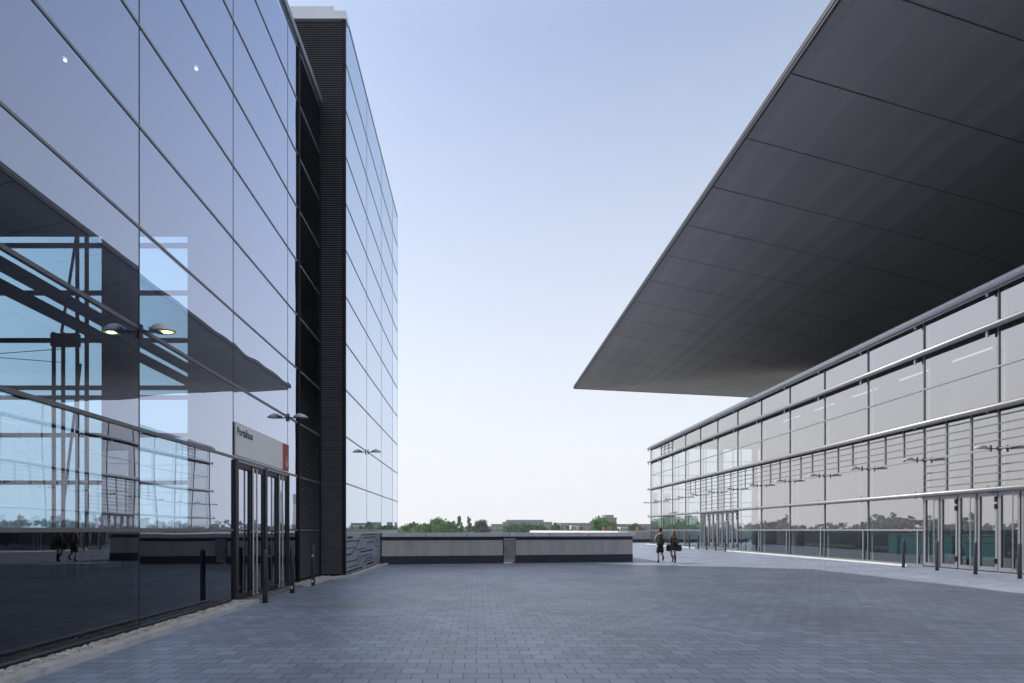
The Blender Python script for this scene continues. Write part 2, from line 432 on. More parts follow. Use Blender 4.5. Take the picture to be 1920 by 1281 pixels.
# ------------------------------------------------------------------ the near glass hall on the left
XA = -5.7; MA = 1.7; TOPA = 17.2
YJ = [-11.8, -8.3, -4.8, -1.35, 2.09, 5.54, 8.99, 12.45, 16.03, 16.9]
YEND = 19.3
def left_hall():
    B0 = (XA, 5.0, 0)
    T = thing('glass_hall', 'tall blue glass hall with double doors under a grey and red sign', 'building', B0)
    def put(mb, name, m, parent=T, **k): return mb.build(name, m, parent, base=B0, **k)
    rows = [0.06] + [MA * k for k in range(1, 10)] + [TOPA]
    # panes, one object each
    for c in range(len(YJ) - 1):
        y0, y1 = YJ[c] + 0.008, YJ[c + 1] - 0.008
        if y1 < 4:      # the part beside and behind the camera: one tall pane per bay and kind
            put(MB().quad((XA, y0, .06), (XA, y1, .06), (XA, y1, MA - .01), (XA, y0, MA - .01)), 'glass_pane', M['clear'])
            put(MB().quad((XA, y0, MA + .01), (XA, y1, MA + .01), (XA, y1, TOPA), (XA, y0, TOPA)), 'glass_pane', M['coat'])
            continue
        for r in range(len(rows) - 1):
            if c == 7 and r < 2: continue        # door bay
            if rows[r + 1] - rows[r] < 0.5: continue
            z0, z1 = rows[r] + 0.008, rows[r + 1] - 0.008
            put(MB().quad((XA, y0, z0), (XA, y1, z0), (XA, y1, z1), (XA, y0, z1)), 'glass_pane', M['clear'] if r == 0 else M['coat'])
    # horizontal rails
    for k in range(1, 11):
        z = MA * k
        dz = 0.030 if k < 4 else 0.021
        segs = [(-11.8, YEND)] if k != 1 else [(-11.8, 12.45), (16.03, YEND)]
        mb = MB()
        for s in segs: mb.box(XA - 0.05, XA + 0.018, s[0], s[1], z - dz, z + dz)
        put(mb, 'transom', M['hallpost'] if k < 4 else M['frame'])
    put(MB().box(XA - 0.1, XA + 0.08, -11.8, YEND + .02, TOPA - 0.06, TOPA + 0.16), 'roof_edge', M['frame'])
    for s in [(-11.8, 12.45), (16.03, YEND)]:
        put(MB().box(XA - 0.06, XA + 0.06, s[0], s[1], -0.02, 0.09), 'base_rail', M['darkframe'])
    # thin vertical joints
    for y in YJ[:-1]:
        put(MB().box(XA - 0.03, XA + 0.004, y - 0.011, y + 0.011, 0.05, TOPA - 0.06), 'mullion', M['darkframe'])
    # dark louvred end bay
    put(MB().box(XA - 0.02, XA + 0.05, 16.9, 17.02, 0.0, TOPA - .06), 'corner_post', M['black'])
    lv = MB(); z = 0.14
    while z < TOPA - 0.12:
        lv.quad((XA - 0.05, 17.02, z + 0.055), (XA - 0.05, YEND - .06, z + 0.055), (XA + 0.015, YEND - .06, z), (XA + 0.015, 17.02, z))
        z += 0.078
    put(lv, 'louvre_screen', M['louvre'])
    put(MB().box(XA - 0.12, XA - 0.06, 17.02, YEND - 0.01, 0, TOPA), 'louvre_backing', M['louvreback'])
    put(MB().box(XA - 0.02, XA + 0.05, YEND - 0.06, YEND, 0.0, TOPA - .06), 'corner_post', M['black'])
    # shell: roof, back wall, side wall, end wall with a large window, floor
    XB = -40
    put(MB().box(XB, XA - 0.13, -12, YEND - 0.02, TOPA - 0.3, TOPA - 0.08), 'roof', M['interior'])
    put(MB().box(XB - 10, -10.6, YEND + 0.0, YEND + 7.5, TOPA - 0.3, TOPA - 0.08), 'roof_overhang', M['interior'])  # added slab out of view, keeps sun patches off the plaza
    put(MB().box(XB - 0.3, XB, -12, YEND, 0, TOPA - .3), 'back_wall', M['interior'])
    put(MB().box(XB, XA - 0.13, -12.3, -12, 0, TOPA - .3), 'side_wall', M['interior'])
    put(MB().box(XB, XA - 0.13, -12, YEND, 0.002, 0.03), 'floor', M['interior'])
    WX = -10.35; WT = 12.3
    ew = MB()
    ew.box(WX, XA - 0.13, YEND - 0.25, YEND - 0.02, 0.03, TOPA - .3)
    ew.box(XB, WX, YEND - 0.25, YEND - 0.02, WT, TOPA - .3)
    ew.box(XB, WX, YEND - 0.25, YEND - 0.02, 0.03, MA - 0.05)
    put(ew, 'end_wall', M['interior'])
    win = put(MB().quad((XB, YEND - 0.1, MA), (WX, YEND - 0.1, MA), (WX, YEND - 0.1, WT), (XB, YEND - 0.1, WT)), 'window', M['rearpane'])
    bars = MB()
    for k in range(2, 8):
        z = MA * k
        bars.box(XB, WX, YEND - 0.22, YEND - 0.12, z - 0.075, z + 0.075)
    bars.box(XB, WX, YEND - 0.22, YEND - 0.12, MA * 4 - 0.42, MA * 4 - 0.28)
    put(bars, 'window_bar', M['black'], win)
    # interior columns, catwalk and braced masts
    for y in (-5, 2.1, 9.53):
        put(MB().box(-6.20, -6.10, y - 0.07, y + 0.07, 0.03, 12.9), 'column', M['black'])
    put(MB().box(-12.12, -11.47, 17.2, 17.7, 0.03, 13.0), 'column', M['black'])
    put(MB().box(-6.15, -6.0, -11.8, 17.0, 4.75, 4.87), 'catwalk', M['black'])
    put(MB().box(-5.95, -5.85, -11.8, 17.0, 4.92, 5.07), 'catwalk_edge', M['black'])
    ms = MB()
    X0, Y0 = -12.75, 17.0
    ms.tube((X0, Y0, 0), (X0, Y0, 13), 0.055).tube((X0 + .3, Y0, 0), (X0 + .3, Y0, 13), 0.06)
    ms.tube((X0 - .45, Y0, 0), (X0 - .45, Y0, 8.0), 0.055).tube((X0 - .75, Y0, 0), (X0 - .75, Y0, 8.0), 0.055)
    ms.tube((X0 - .5, Y0, 8.0), (X0 + .1, Y0, 11.9), 0.04).tube((X0 - .5, Y0, 2.0), (X0 + .1, Y0, 7.0), 0.04)
    ms.box(X0 - .8, X0 + .05, Y0 - .08, Y0 + .08, 7.55, 7.95)
    put(ms, 'braced_mast', M['black'])
    # rod bracing of the rear window
    rb = MB()
    rb.tube((X0 - 1.75, 18.8, 8.1), (-21, 18.8, 7.6), 0.012, 6).tube((X0 - 1.75, 18.8, 7.6), (-21, 18.8, 8.1), 0.012, 6)
    put(rb, 'bracing_rod', M['black'])
    # ---- two double doors
    def leaf(y0, y1, handle_y):
        d = MB(); x0, x1 = XA - 0.03, XA + 0.03; f = 0.065
        d.box(x0, x1, y0, y0 + f, 0.05, 3.30).box(x0, x1, y1 - f, y1, 0.05, 3.30)
        d.box(x0, x1, y0 + f, y1 - f, 0.05, 0.17).box(x0, x1, y0 + f, y1 - f, 3.16, 3.30)
        dd = put(d, 'door', M['darkframe'])
        put(MB().quad((XA, y0 + f, .17), (XA, y1 - f, .17), (XA, y1 - f, 1.7), (XA, y0 + f, 1.7)), 'door_glass', M['clear'], dd)
        put(MB().quad((XA, y0 + f, 1.7), (XA, y1 - f, 1.7), (XA, y1 - f, 3.16), (XA, y0 + f, 3.16)), 'door_glass', M['coat'], dd)
        h = MB().tube((XA + 0.11, handle_y, 0.12), (XA + 0.11, handle_y, 3.24), 0.022)
        for z in (0.16, 1.65, 3.2): h.tube((XA + 0.03, handle_y, z), (XA + 0.11, handle_y, z), 0.014, 8)
        h.tube((XA + 0.11, handle_y, 0.09), (XA + 0.11, handle_y, 0.125), 0.05)
        put(h, 'handle', M['steel'], dd)
    leaf(12.62, 13.36, 13.30); leaf(13.44, 14.18, 13.52)
    leaf(14.36, 15.12, 15.06); leaf(15.22, 15.93, 15.30)
    jm = MB()
    for a, b in ((12.47, 12.60), (14.20, 14.34), (15.95, 16.02)): jm.box(XA - 0.06, XA + 0.06, a, b, 0.0, 3.35)
    put(jm, 'door_frame', M['darkframe'])
    put(MB().box(XA - 0.06, XA + 0.05, 12.60, 15.95, 3.31, 3.355), 'door_head', M['frame'])
    put(MB().box(XA - 0.3, XA + 0.45, 12.47, 16.02, 0.0, 0.035), 'threshold', M['hatch'])
left_hall()

def ceiling_lamps():
    for (x, y, lab) in ((122, 114, 'small white ceiling lamp glowing behind the upper left glass, nearer the photo edge'),
                        (368, 130, 'small white ceiling lamp glowing behind the glass, beside the tower end')):
        z = 16.9
        Y = (z - E - .1) / ((994 - y) / 1000)
        T = thing('ceiling_lamp', lab, 'ceiling lamp', (px(x, None, Y), Y, z), 0, 'ceiling lamps inside the tall hall')
        MB().superell((0, 0, -0.09), (0.05, 0.05, 0.04), 1.0).build('bulb', M['ceilbulb'], T, True)
        MB().tube((0, 0, -0.03), (0, 0, 0), 0.08, 14, 0.07).build('fitting', M['silver'], T)
ceiling_lamps()

# ------------------------------------------------------------------ sign over the doors
def sign():
    B0 = (XA + 0.06, 12.5, 3.45)
    T = thing('entrance_sign', 'long grey sign reading Portalhaus with a red arrow end above the doors', 'sign', B0)
    x = XA + 0.012
    MB().box(x, x + 0.03, 12.49, 15.50, 3.46, 4.24).build('grey_panel', M['signgrey'], T, base=B0)
    MB().box(x, x + 0.032, 15.50, 16.0, 3.46, 4.24).build('red_panel', M['signred'], T, base=B0)
    xs = x + 0.036
    a = MB(); yc = 15.82
    a.box(xs - .002, xs, yc - 0.022, yc + 0.022, 3.56, 3.88)
    for s in (-1, 1):
        a.poly([(xs + .001, yc, 3.54), (xs + .001, yc + s * 0.115, 3.70), (xs + .001, yc + s * 0.115, 3.755), (xs + .001, yc, 3.60)])
    a.build('arrow', M['white'], T, base=B0)
    cu = bpy.data.curves.new('lettering', 'FONT')
    cu.body = 'Portalhaus'; cu.size = 0.24; cu.extrude = 0.002; cu.offset = 0.004
    tmp = bpy.data.objects.new('lettering_tmp', cu); COL.objects.link(tmp)
    dg = bpy.context.evaluated_depsgraph_get()
    me = bpy.data.meshes.new_from_object(tmp.evaluated_get(dg))
    bpy.data.objects.remove(tmp)
    xsx = [v.co.x for v in me.vertices]; wdt = max(xsx) - min(xsx)
    hgt = max(v.co.y for v in me.vertices)
    for v in me.vertices:
        lx, ly, lz = v.co
        v.co = Vector((x + 0.0325 + lz, 12.57 + (lx - min(xsx)) * 0.86 / wdt, 3.955 + ly * 0.185 / hgt)) - Vector(B0)
    me.name = 'lettering'; me.materials.clear(); me.materials.append(M['ink'])
    o = bpy.data.objects.new('lettering', me); COL.objects.link(o); o.parent = T
sign()

# ------------------------------------------------------------------ the taller block behind with the louvred wall
XB_ = -4.79; Y0B = 19.42; Y1B = 31.95; TOPB = 20.45
def tower():
    B0 = (XB_, Y0B, 0)
    T = thing('glass_block', 'taller pale glass block whose near end wall is black louvres', 'building', B0)
    def put(mb, name, m, parent=T, **k): return mb.build(name, m, parent, base=B0, **k)
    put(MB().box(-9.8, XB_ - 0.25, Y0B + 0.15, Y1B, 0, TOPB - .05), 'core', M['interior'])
    ys = [Y0B + .04, 23.1, 26.62, 30.1, Y1B]
    for c in range(4):
        for r in range(1, 12):
            z0, z1 = 1.7 * r + .008, 1.7 * (r + 1) - .008
            y0, y1 = ys[c] + .006, ys[c + 1] - .006
            put(MB().quad((XB_, y0, z0), (XB_, y1, z0), (XB_, y1, z1), (XB_, y0, z1)), 'glass_pane', M['towerglass'])
    for r in range(1, 13):
        z = 1.7 * r if r < 12 else TOPB + .02
        h = 0.024 if r < 12 else 0.06
        put(MB().box(XB_ - .05, XB_ + 0.014, Y0B + .04, Y1B + .02, z - h, z + h), 'transom', M['frame'])
    for y in ys[1:]:
        put(MB().box(XB_ - .03, XB_ + 0.006, y - .008, y + .008, 1.7, TOPB - .06), 'mullion', M['frame'])
    # base panel with thin broken dark lines laid on it
    bp = put(MB().box(XB_ - .08, XB_ - .002, Y0B + .04, Y1B, 0.03, 1.66), 'base_panel', M['reliefpanel'])
    rl = MB()
    def line(pts, wd=0.022):
        for (a, b) in zip(pts[:-1], pts[1:]):
            y0, z0 = a; y1, z1 = b
            rl.poly([(XB_ + .003, y0, z0 - wd), (XB_ + .003, y1, z1 - wd), (XB_ + .003, y1, z1 + wd), (XB_ + .003, y0, z0 + wd)])
    line([(19.6, 1.42), (20.5, 1.42)], .045)
    line([(19.5, 0.78), (20.3, 0.80), (20.9, 0.98), (22.0, 1.48), (22.3, 1.50), (25.6, 1.50)], .028)
    line([(19.5, 1.28), (21.4, 1.28), (21.7, 1.2)])
    line([(19.5, 0.52), (21.2, 0.52), (21.6, 0.65), (22.3, 1.38), (25.0, 1.38), (25.7, 1.05)])
    line([(19.5, 1.02), (20.9, 1.02)], .016)
    line([(21.0, 0.92), (22.9, 0.92), (23.3, 1.16), (24.6, 1.16), (25.2, .92), (25.8, .92)], .018)
    line([(21.9, 0.80), (24.4, 0.80)], .03)
    line([(19.5, 0.30), (21.4, 0.30), (22.0, 0.62), (24.0, 0.62), (24.5, .35)], .018)
    line([(19.5, 0.16), (22.2, 0.16)], .03)
    line([(22.6, 0.36), (24.2, 0.36)], .02)
    line([(23.1, 0.22), (24.6, 0.22)], .045)
    line([(19.5, 0.0 + .06), (25.0, 0.06)], .022)
    line([(22.4, 0.20), (23.0, .48), (24.2, .48)], .016)
    put(rl, 'relief_line', M['relief'], bp)
    # louvred front
    lv = MB(); z = 0.12
    while z < 20.2:
        lv.quad((-9.8, Y0B + .0, z), (XB_ - 0.12, Y0B + .0, z), (XB_ - 0.12, Y0B + .07, z + .05), (-9.8, Y0B + .07, z + .05))
        lv.quad((-9.8, Y0B + .0, z), (-9.8, Y0B + .0, z - .016), (XB_ - 0.12, Y0B + .0, z - .016), (XB_ - 0.12, Y0B + .0, z))
        z += 0.081
    put(lv, 'louvre_wall', M['louvre'])
    put(MB().box(-9.8, XB_ - 0.04, Y0B + 0.08, Y0B + 0.14, 0, TOPB - .1), 'louvre_backing', M['louvreback'])
    put(MB().box(XB_ - 0.12, XB_ + 0.0, Y0B - 0.02, Y0B + 0.06, 0, 20.26), 'corner_post', M['black'])
    # pale roof flashing with a step
    put(MB().box(-9.9, XB_ - 0.42, Y0B - 0.06, Y0B + 0.3, 20.27, 20.72), 'roof_flashing', M['cap'])
    put(MB().box(XB_ - 0.42, XB_ + 0.03, Y0B - 0.06, Y0B + 0.3, 20.27, 20.56), 'roof_flashing', M['cap'])
    put(MB().box(-9.8, XB_ - .06, Y0B + .3, Y1B - .02, TOPB - .05, TOPB + .1), 'roof', M['cap'])
tower()

# ------------------------------------------------------------------ long hall on the right
XR = 20.9; MR = 1.64; PW = 3.57; YR0 = 21.36
def yp(i): return YR0 + PW * i
def right_hall():
    B0 = (XR, 40, 0)
    T = thing('long_hall', 'long low glass hall with silver tube rails beneath the dark cantilevered roof', 'building', B0)
    def put(mb, name, m, parent=T, **k): return mb.build(name, m, parent, base=B0, **k)
    rows = [0.08] + [1.7 + MR * k for k in range(0, 7)]
    Z = rows[1:]                         # 1.7 3.34 4.98 6.62 8.26 9.9 11.54
    I0, I1 = -4, 12
    YF, YN = yp(I1), yp(I0)
    doors = (-1, 0, 6, 7)
    for i in range(I0, I1):
        y0, y1 = yp(i) + .01, yp(i + 1) - .01
        if i < -1:
            put(MB().quad((XR, y1, .08), (XR, y0, .08), (XR, y0, 1.69), (XR, y1, 1.69)), 'glass_pane', M['hallclear'])
            put(MB().quad((XR, y1, 1.71), (XR, y0, 1.71), (XR, y0, 11.5), (XR, y1, 11.5)), 'glass_pane', M['hallglass'])
            continue
        for r in range(7):
            if i in doors and r < 2: continue
            z0, z1 = rows[r] + .008, rows[r + 1] - .008
            if r == 6: z1 = 11.2
            put(MB().quad((XR, y1, z0), (XR, y0, z0), (XR, y0, z1), (XR, y1, z1)), 'glass_pane', M['hallclear'] if r == 0 else M['hallglass'])
    # end wall of the hall, glazed
    XE = 34
    for a in range(4):
        xa, xb = XR + .05 + a * 3.27, XR + .05 + (a + 1) * 3.27 - .03
        put(MB().quad((xa, YF, .1), (xb, YF, .1), (xb, YF, 11.3), (xa, YF, 11.3)), 'glass_pane', M['rearpane'])
        put(MB().box(xb, xb + .07, YF - .1, YF + .05, 0, 11.4), 'mullion', M['post'])
    eb = MB()
    for z in Z: eb.box(XR + .05, XE, YF - .06, YF + .06, z - .05, z + .05)
    put(eb, 'transom', M['post'])
    # tubes
    for z, rr in ((Z[1], .095), (Z[3], .125), (Z[5], .125)):
        put(MB().tube((XR - .26, YN, z), (XR - .26, YF + .25, z), rr, 16), 'tube_rail', M['silver'], smooth=True)
        put(MB().box(XR - .12, XR + .02, YN, YF + .1, z - .045, z + .045), 'transom', M['post'])
    tt = MB().tube((XR - .30, YN, Z[6]), (XR - .30, YF + .3, Z[6]), .15, 18)
    put(tt, 'tube_rail', M['gutter'], smooth=True)
    put(MB().box(XR - .16, XR + .35, YN, YF + .2, Z[6] - .06, Z[6] + .18), 'gutter', M['gutter'])
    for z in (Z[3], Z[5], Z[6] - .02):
        put(MB().box(XR - .03, XR + .03, YN, YF, z - (.26 if z > 7 else .18), z - .05), 'head_rail', M['black'])  # dark strip standing in for the shaded gap below each tube
    put(MB().tube((XR - .22, YN, Z[6] - .2), (XR - .22, YF + .25, Z[6] - .2), .045, 10), 'tube_rail', M['silver'], smooth=True)
    for z, h in ((Z[0], .035), (Z[2], .03), (Z[4], .03)):
        mb = MB()
        if z == Z[0]:
            mb.box(XR - .05, XR + .04, yp(8), YF, z - h, z + h).box(XR - .05, XR + .04, yp(1), yp(6), z - h, z + h).box(XR - .05, XR + .04, YN, yp(-1), z - h, z + h)
        else:
            mb.box(XR - .05, XR + .04, YN, YF, z - h, z + h)
        put(mb, 'transom', M['silver'])
    # posts, inner fins, brackets
    for i in range(I0, I1 + 1):
        y = yp(i)
        put(MB().box(XR - .04, XR + .06, y - .03, y + .03, 0, 11.45), 'mullion', M['hallpost'])
        if i > I0:
            put(MB().box(XR + .20, XR + .30, y - .03, y + .03, 0.05, 11.4), 'inner_fin', M['fin'])
            bk = MB()
            for z in (Z[1], Z[3], Z[5], Z[6]):
                bk.box(XR - .22, XR - .16, y + .26, y + .34, z - (.36 if z > 6.7 else .16), z + .16)
            put(bk, 'tube_bracket', M['silver'])
    # slim stanchions of the lowest row
    for i in list(range(1, 6)) + list(range(8, 12)):
        y = yp(i) + .34
        put(MB().box(XR - .055, XR - .008, y - .03, y + .03, 0.05, 1.66), 'stanchion', M['silver'])
    # grids of sun bars in front of the glass
    def grid(i, z0, z1, n):
        g = MB(); y0, y1 = yp(i), yp(i + 1)
        for k in (1, 2):
            yy = y0 + (y1 - y0) * k / 3
            g.box(XR - .035, XR - .006, yy - .035, yy + .035, z0 + .05, z1 - .05)
        for k in range(1, n):
            zz = z0 + (z1 - z0) * k / n
            for j in range(3):
                a = y0 + (y1 - y0) * j / 3 + .04; b = y0 + (y1 - y0) * (j + 1) / 3 - .04
                g.box(XR - .032, XR - .008, a, b, zz - .024, zz + .024)
        put(g, 'sun_grid', M['grid'])
    for i in (-1, 0, 6, 7): grid(i, Z[1], Z[2], 5)
    for i in (-1, 0, 1, 2, 3, 4, 5, 6, 7, 8): grid(i, Z[2], Z[3], 5)
    grid(10, Z[5], Z[6] - .2, 4)
    # door bays
    for i in doors:
        y1 = yp(i + 1); step = PW / 4
        for k in range(4):
            b = y1 - step * k - .03; a = y1 - step * (k + 1) + .03
            f = .085
            d = MB(); x0, x1 = XR - .05, XR + .04
            d.box(x0, x1, a, a + f, .04, 3.2).box(x0, x1, b - f, b, .04, 3.2).box(x0, x1, a + f, b - f, .04, .2).box(x0, x1, a + f, b - f, 3.08, 3.2)
            dd = put(d, 'door', M['frame'])
            put(MB().quad((XR, b - f, .2), (XR, a + f, .2), (XR, a + f, 1.7), (XR, b - f, 1.7)), 'door_glass', M['hallclear'], dd)
            put(MB().quad((XR, b - f, 1.7), (XR, a + f, 1.7), (XR, a + f, 3.08), (XR, b - f, 3.08)), 'door_glass', M['hallglass'], dd)
            if k in (0, 2):
                hy = a + .16
                h = MB().tube((XR - .16, hy, .1), (XR - .16, hy, 3.15), .022)
                for z in (.2, 1.2, 3.05): h.tube((XR - .16, hy, z), (XR - .04, hy, z), .014, 8)
                put(h, 'handle', M['steel'], dd)
            if k in (1, 3):
                hg = MB()
                for z in (.35, 2.55, 2.85): hg.box(XR - .09, XR - .05, a + .01, a + .09, z, z + .2)
                put(hg, 'hinge', M['black'], dd)
            put(MB().tube((XR + .1, a + f, 1.15), (XR + .1, b - f, 1.15), .015, 6), 'push_bar', M['black'], dd)
        put(MB().box(XR - .06, XR + .05, yp(i) + .03, y1 - .03, 3.2, 3.26), 'door_head', M['frame'])
    # base and shell
    put(MB().box(XR - .08, XR + .08, YN, yp(-1), -.01, .1).box(XR - .08, XR + .08, yp(1), yp(6), -.01, .1).box(XR - .08, XR + .08, yp(8), YF, -.01, .1), 'base_rail', M['frame'])
    put(MB().box(XR + .09, 46, YN, YF - .1, .002, .035), 'floor', M['hallfloor'])
    put(MB().box(XR + .36, 46, YN, YF + .1, 11.42, 11.75), 'roof', M['interior'])
    put(MB().box(45.7, 46, YN, YF - .1, .035, 11.42), 'back_wall', M['hallwall'])
    put(MB().box(XE, 45.7, YF - .3, YF - .1, .035, 11.42), 'end_wall', M['hallwall'])
    put(MB().box(XR + .1, 45.7, YN - .3, YN, 0, 11.42), 'side_wall', M['hallwall'])
    for i in range(-2, 12, 2):
        put(MB().tube((26.5, yp(i) + 1, .03), (26.5, yp(i) + 1, 11.42), .28, 16), 'column', M['fin'], smooth=True)
    put(MB().box(30.0, 30.2, YN, yp(9), .035, 8.6), 'partition_wall', M['hallwall'])
    put(MB().box(24.2, 24.24, 24.6, 31.4, .3, 1.42), 'glass_balustrade', M['teal'])
    put(MB().box(24.15, 24.29, 24.6, 31.4, 1.42, 1.48), 'balustrade_rail', M['silver'])
    put(MB().box(23.0, 23.3, 42.5, 43.0, 0.03, 2.7), 'info_column', M['teal'])
right_hall()

# ------------------------------------------------------------------ cantilevered roof
def strip_lamps():
    for i, wd in enumerate(('nearest', 'second', 'third', 'fourth', 'fifth')):
        y = yp(i) + 2.5 if i else yp(0) + 2.9
        T = thing('strip_lamp', f'{wd} dim white strip lamp inside the long hall behind its upper glass', 'strip lamp', (22.5, y, 9.66), 0, 'strip lamps inside the long hall')
        MB().box(-.06, .06, -1.0, 1.0, .03, .09).build('housing', M['silver'], T)
        MB().tube((0, -.95, 0), (0, .95, 0), .035, 8).box(-.05, .05, -.96, .96, .012, .028).build('tube', M['striplight'], T)
        MB().box(-.01, .01, -.8, -.78, .09, 1.74).box(-.01, .01, .78, .8, .09, 1.74).build('hanger', M['black'], T)
strip_lamps()

def canopy():
    P = Vector((12.1, 67.0, 0)); u = Vector((0.9844, 0.176, 0)); ZE = 19.45
    B0 = (30, 40, 0)
    T = thing('cantilever_roof', 'huge dark cantilevered roof with a sloping sheet metal soffit', 'roof', B0)
    def zof(s, t):
        a, b = min(s, 26), min(t * 1.0, 26)
        k = 3.0                                     # soft minimum of the two slopes
        h = max(k - abs(a - b), 0) / k
        m = min(a, b) - h * h * k * 0.25
        m = max(m, 0)
        return ZE - 0.112 * m - 0.006 * max(m - 12, 0) ** 2 * (1 if m < 24 else 1)
    ss = [0, .5, 1] + [1.5 + k * 1.0 for k in range(0, 38)]
    ts = [0, .5, 1] + [1.5 + k * 1.0 for k in range(0, 76)]
    mb = MB()
    for s in ss:
        for t in ts:
            q = P + u * s - Vector((0, t, 0)); mb.v.append((q.x, q.y, zof(s, t)))
    n = len(ts)
    for i in range(len(ss) - 1):
        for j in range(n - 1):
            a = i * n + j
            mb.f.append((a, a + 1, a + n + 1, a + n))
    mb.build('soffit', M['soffit'], T, True, base=B0)
    # dark cross joints just proud of the sheets
    for q_ in range(-9, 14):
        t = 46.3 - 3.43 * q_
        if t < 2 or t > 75: continue
        j = MB()
        for k in range(len(ss) - 1):
            s0, s1 = ss[k], ss[k + 1]
            pts = []
            for (s, tt) in ((s0, t - .018), (s1, t - .018), (s1, t + .018), (s0, t + .018)):
                q = P + u * s - Vector((0, tt, 0)); pts.append((q.x, q.y, zof(s, tt) - .012))
            j.poly(pts)
        j.build('joint', M['black'], T, base=B0)
    # fascia and roof deck
    S1, T1 = ss[-1], ts[-1]
    c = [P, P + u * S1, P + u * S1 - Vector((0, T1, 0)), P - Vector((0, T1, 0))]
    fa = MB(); th = 0.34
    pairs = [(c[0], c[1]), (c[1], c[2]), (c[2], c[3]), (c[3], c[0])]
    for a, b in pairs[:1] + pairs[3:]:
        d = (b - a).normalized(); nrm = Vector((d.y, -d.x, 0))
        o = -nrm if nrm.dot(Vector((28, 30, 0)) - a) > 0 else nrm
        fa.poly([a + o * .02 + Vector((0, 0, ZE - .02)), b + o * .02 + Vector((0, 0, ZE - .02)), b + o * .02 + Vector((0, 0, ZE + th)), a + o * .02 + Vector((0, 0, ZE + th))])
        ins = -o * .09
        fa.poly([a + o * .02 + Vector((0, 0, ZE - .02)), a + ins + Vector((0, 0, ZE - .03)), b + ins + Vector((0, 0, ZE - .03)), b + o * .02 + Vector((0, 0, ZE - .02))])
    fa.build('fascia', M['darkframe'], T, base=B0)
    ed = MB(); a = c[3]; b = c[0]
    ed.box(a.x - .05, a.x - .02, a.y, b.y, ZE + .1, ZE + .16)
    ed.build('drip_edge', M['post'], T, base=B0)
    dk = MB()
    dk.poly([p + Vector((0, 0, ZE + th)) for p in c])
    for a, b in pairs[1:3]:
        dk.poly([a + Vector((0, 0, 15)), b + Vector((0, 0, 15)), b + Vector((0, 0, ZE + th)), a + Vector((0, 0, ZE + th))])
    dk.build('roof_deck', M['cap'], T, base=B0)
    for y in (20, 34, 48):
        MB().tube((39, y, 11.76), (39, y, 16.7), .4, 16).build('support_column', M['post'], T, True, base=B0)
canopy()

# ------------------------------------------------------------------ kerbs and gravel strips
def kerbs():
    def kerb(pts, label, wd=0.17, h=0.085, m='kerb'):
        mb = MB()
        for (a, b) in zip(pts[:-1], pts[1:]):
            a = Vector((*a, 0)); b = Vector((*b, 0)); L = (b - a).length; d = (b - a) / L; nrm = Vector((-d.y, d.x, 0))
            n = max(1, round(L / 1.0)); 
            for k in range(n):
                j = random.uniform(-.004, .004)
                mb.obox(a, d, nrm, L * k / n + .004, L * (k + 1) / n - .004, 0 + j, wd + j, -.05, h + random.uniform(-.003, .003))
        o = mb.build('kerb', M[m], None)
        structure(o, label, 'kerb')
    kerb([(-5.08, 0.0), (-5.08, 12.45)], 'pale concrete kerb along the gravel before the hall doors')
    kerb([(-5.25, 12.36), (-5.65, 12.36)], 'short kerb end beside the double doors', .12)
    kerb([(-5.62, 16.15), (-5.08, 16.15)], 'short kerb just past the double doors', .15)
    kerb([(-5.08, 16.2), (-5.08, 18.4), (-4.62, 19.15), (-4.42, 19.15)], 'kerb bending round the louvred corner', .13)
    kerb([(-4.45, 19.3), (-4.36, 26.2)], 'kerb along the glass block up to the low wall', .16)
    kerb([(20.12, 25.0), (20.12, 43.3)], 'sunlit white kerb along the long hall between its doors', -.2, .07, 'whitecoping')
    kerb([(20.12, 49.3), (20.12, 63.8)], 'sunlit white kerb along the far end of the long hall', -.2, .07, 'whitecoping')
    g = MB()
    g.box(-5.66, -5.255, 0, 12.3, -.02, .03).box(-5.66, -5.22, 16.35, 19.3, -.02, .03).box(-4.76, -4.63, 19.5, 26.2, -.02, .03)
    structure(g.build('gravel_bed', M['gravelbed']), 'grit bed under the gravel strips', 'gravel bed')
    st = MB()
    ico = [(0, 0, 1), (.89, 0, .45), (.28, .85, .45), (-.72, .53, .45), (-.72, -.53, .45), (.28, -.85, .45), (.72, .53, -.45), (-.28, .85, -.45), (-.89, 0, -.45), (-.28, -.85, -.45), (.72, -.53, -.45), (0, 0, -1)]
    fc = [(0, 1, 2), (0, 2, 3), (0, 3, 4), (0, 4, 5), (0, 5, 1), (1, 6, 2), (2, 7, 3), (3, 8, 4), (4, 9, 5), (5, 10, 1), (2, 6, 7), (3, 7, 8), (4, 8, 9), (5, 9, 10), (1, 10, 6), (11, 7, 6), (11, 8, 7), (11, 9, 8), (11, 10, 9), (11, 6, 10)]
    def stone(x, y, r):
        n = len(st.v); a = random.uniform(0, 6.28); sx, sy, sz = r * random.uniform(.8, 1.3), r * random.uniform(.7, 1.1), r * random.uniform(.5, .8)
        for p in ico:
            k = random.uniform(.85, 1.12)
            X, Yy = p[0] * sx * k, p[1] * sy * k
            st.v.append((x + X * math.cos(a) - Yy * math.sin(a), y + X * math.sin(a) + Yy * math.cos(a), .035 + sz * .55 + p[2] * sz * k))
        st.f += [tuple(n + i for i in q) for q in fc]
    for _ in range(3400): stone(random.uniform(-5.62, -5.28), random.uniform(4.5, 12.25), random.uniform(.014, .034))
    for _ in range(700): stone(random.uniform(-5.62, -5.25), random.uniform(16.4, 19.2), random.uniform(.016, .036))
    for _ in range(700): stone(random.uniform(-4.75, -4.64), random.uniform(19.6, 26.1), random.uniform(.016, .036))
    o = st.build('gravel', M['gravel'])
    tag(o, 'pale pebbles filling the narrow strips below the glass', 'gravel', None, 'stuff')
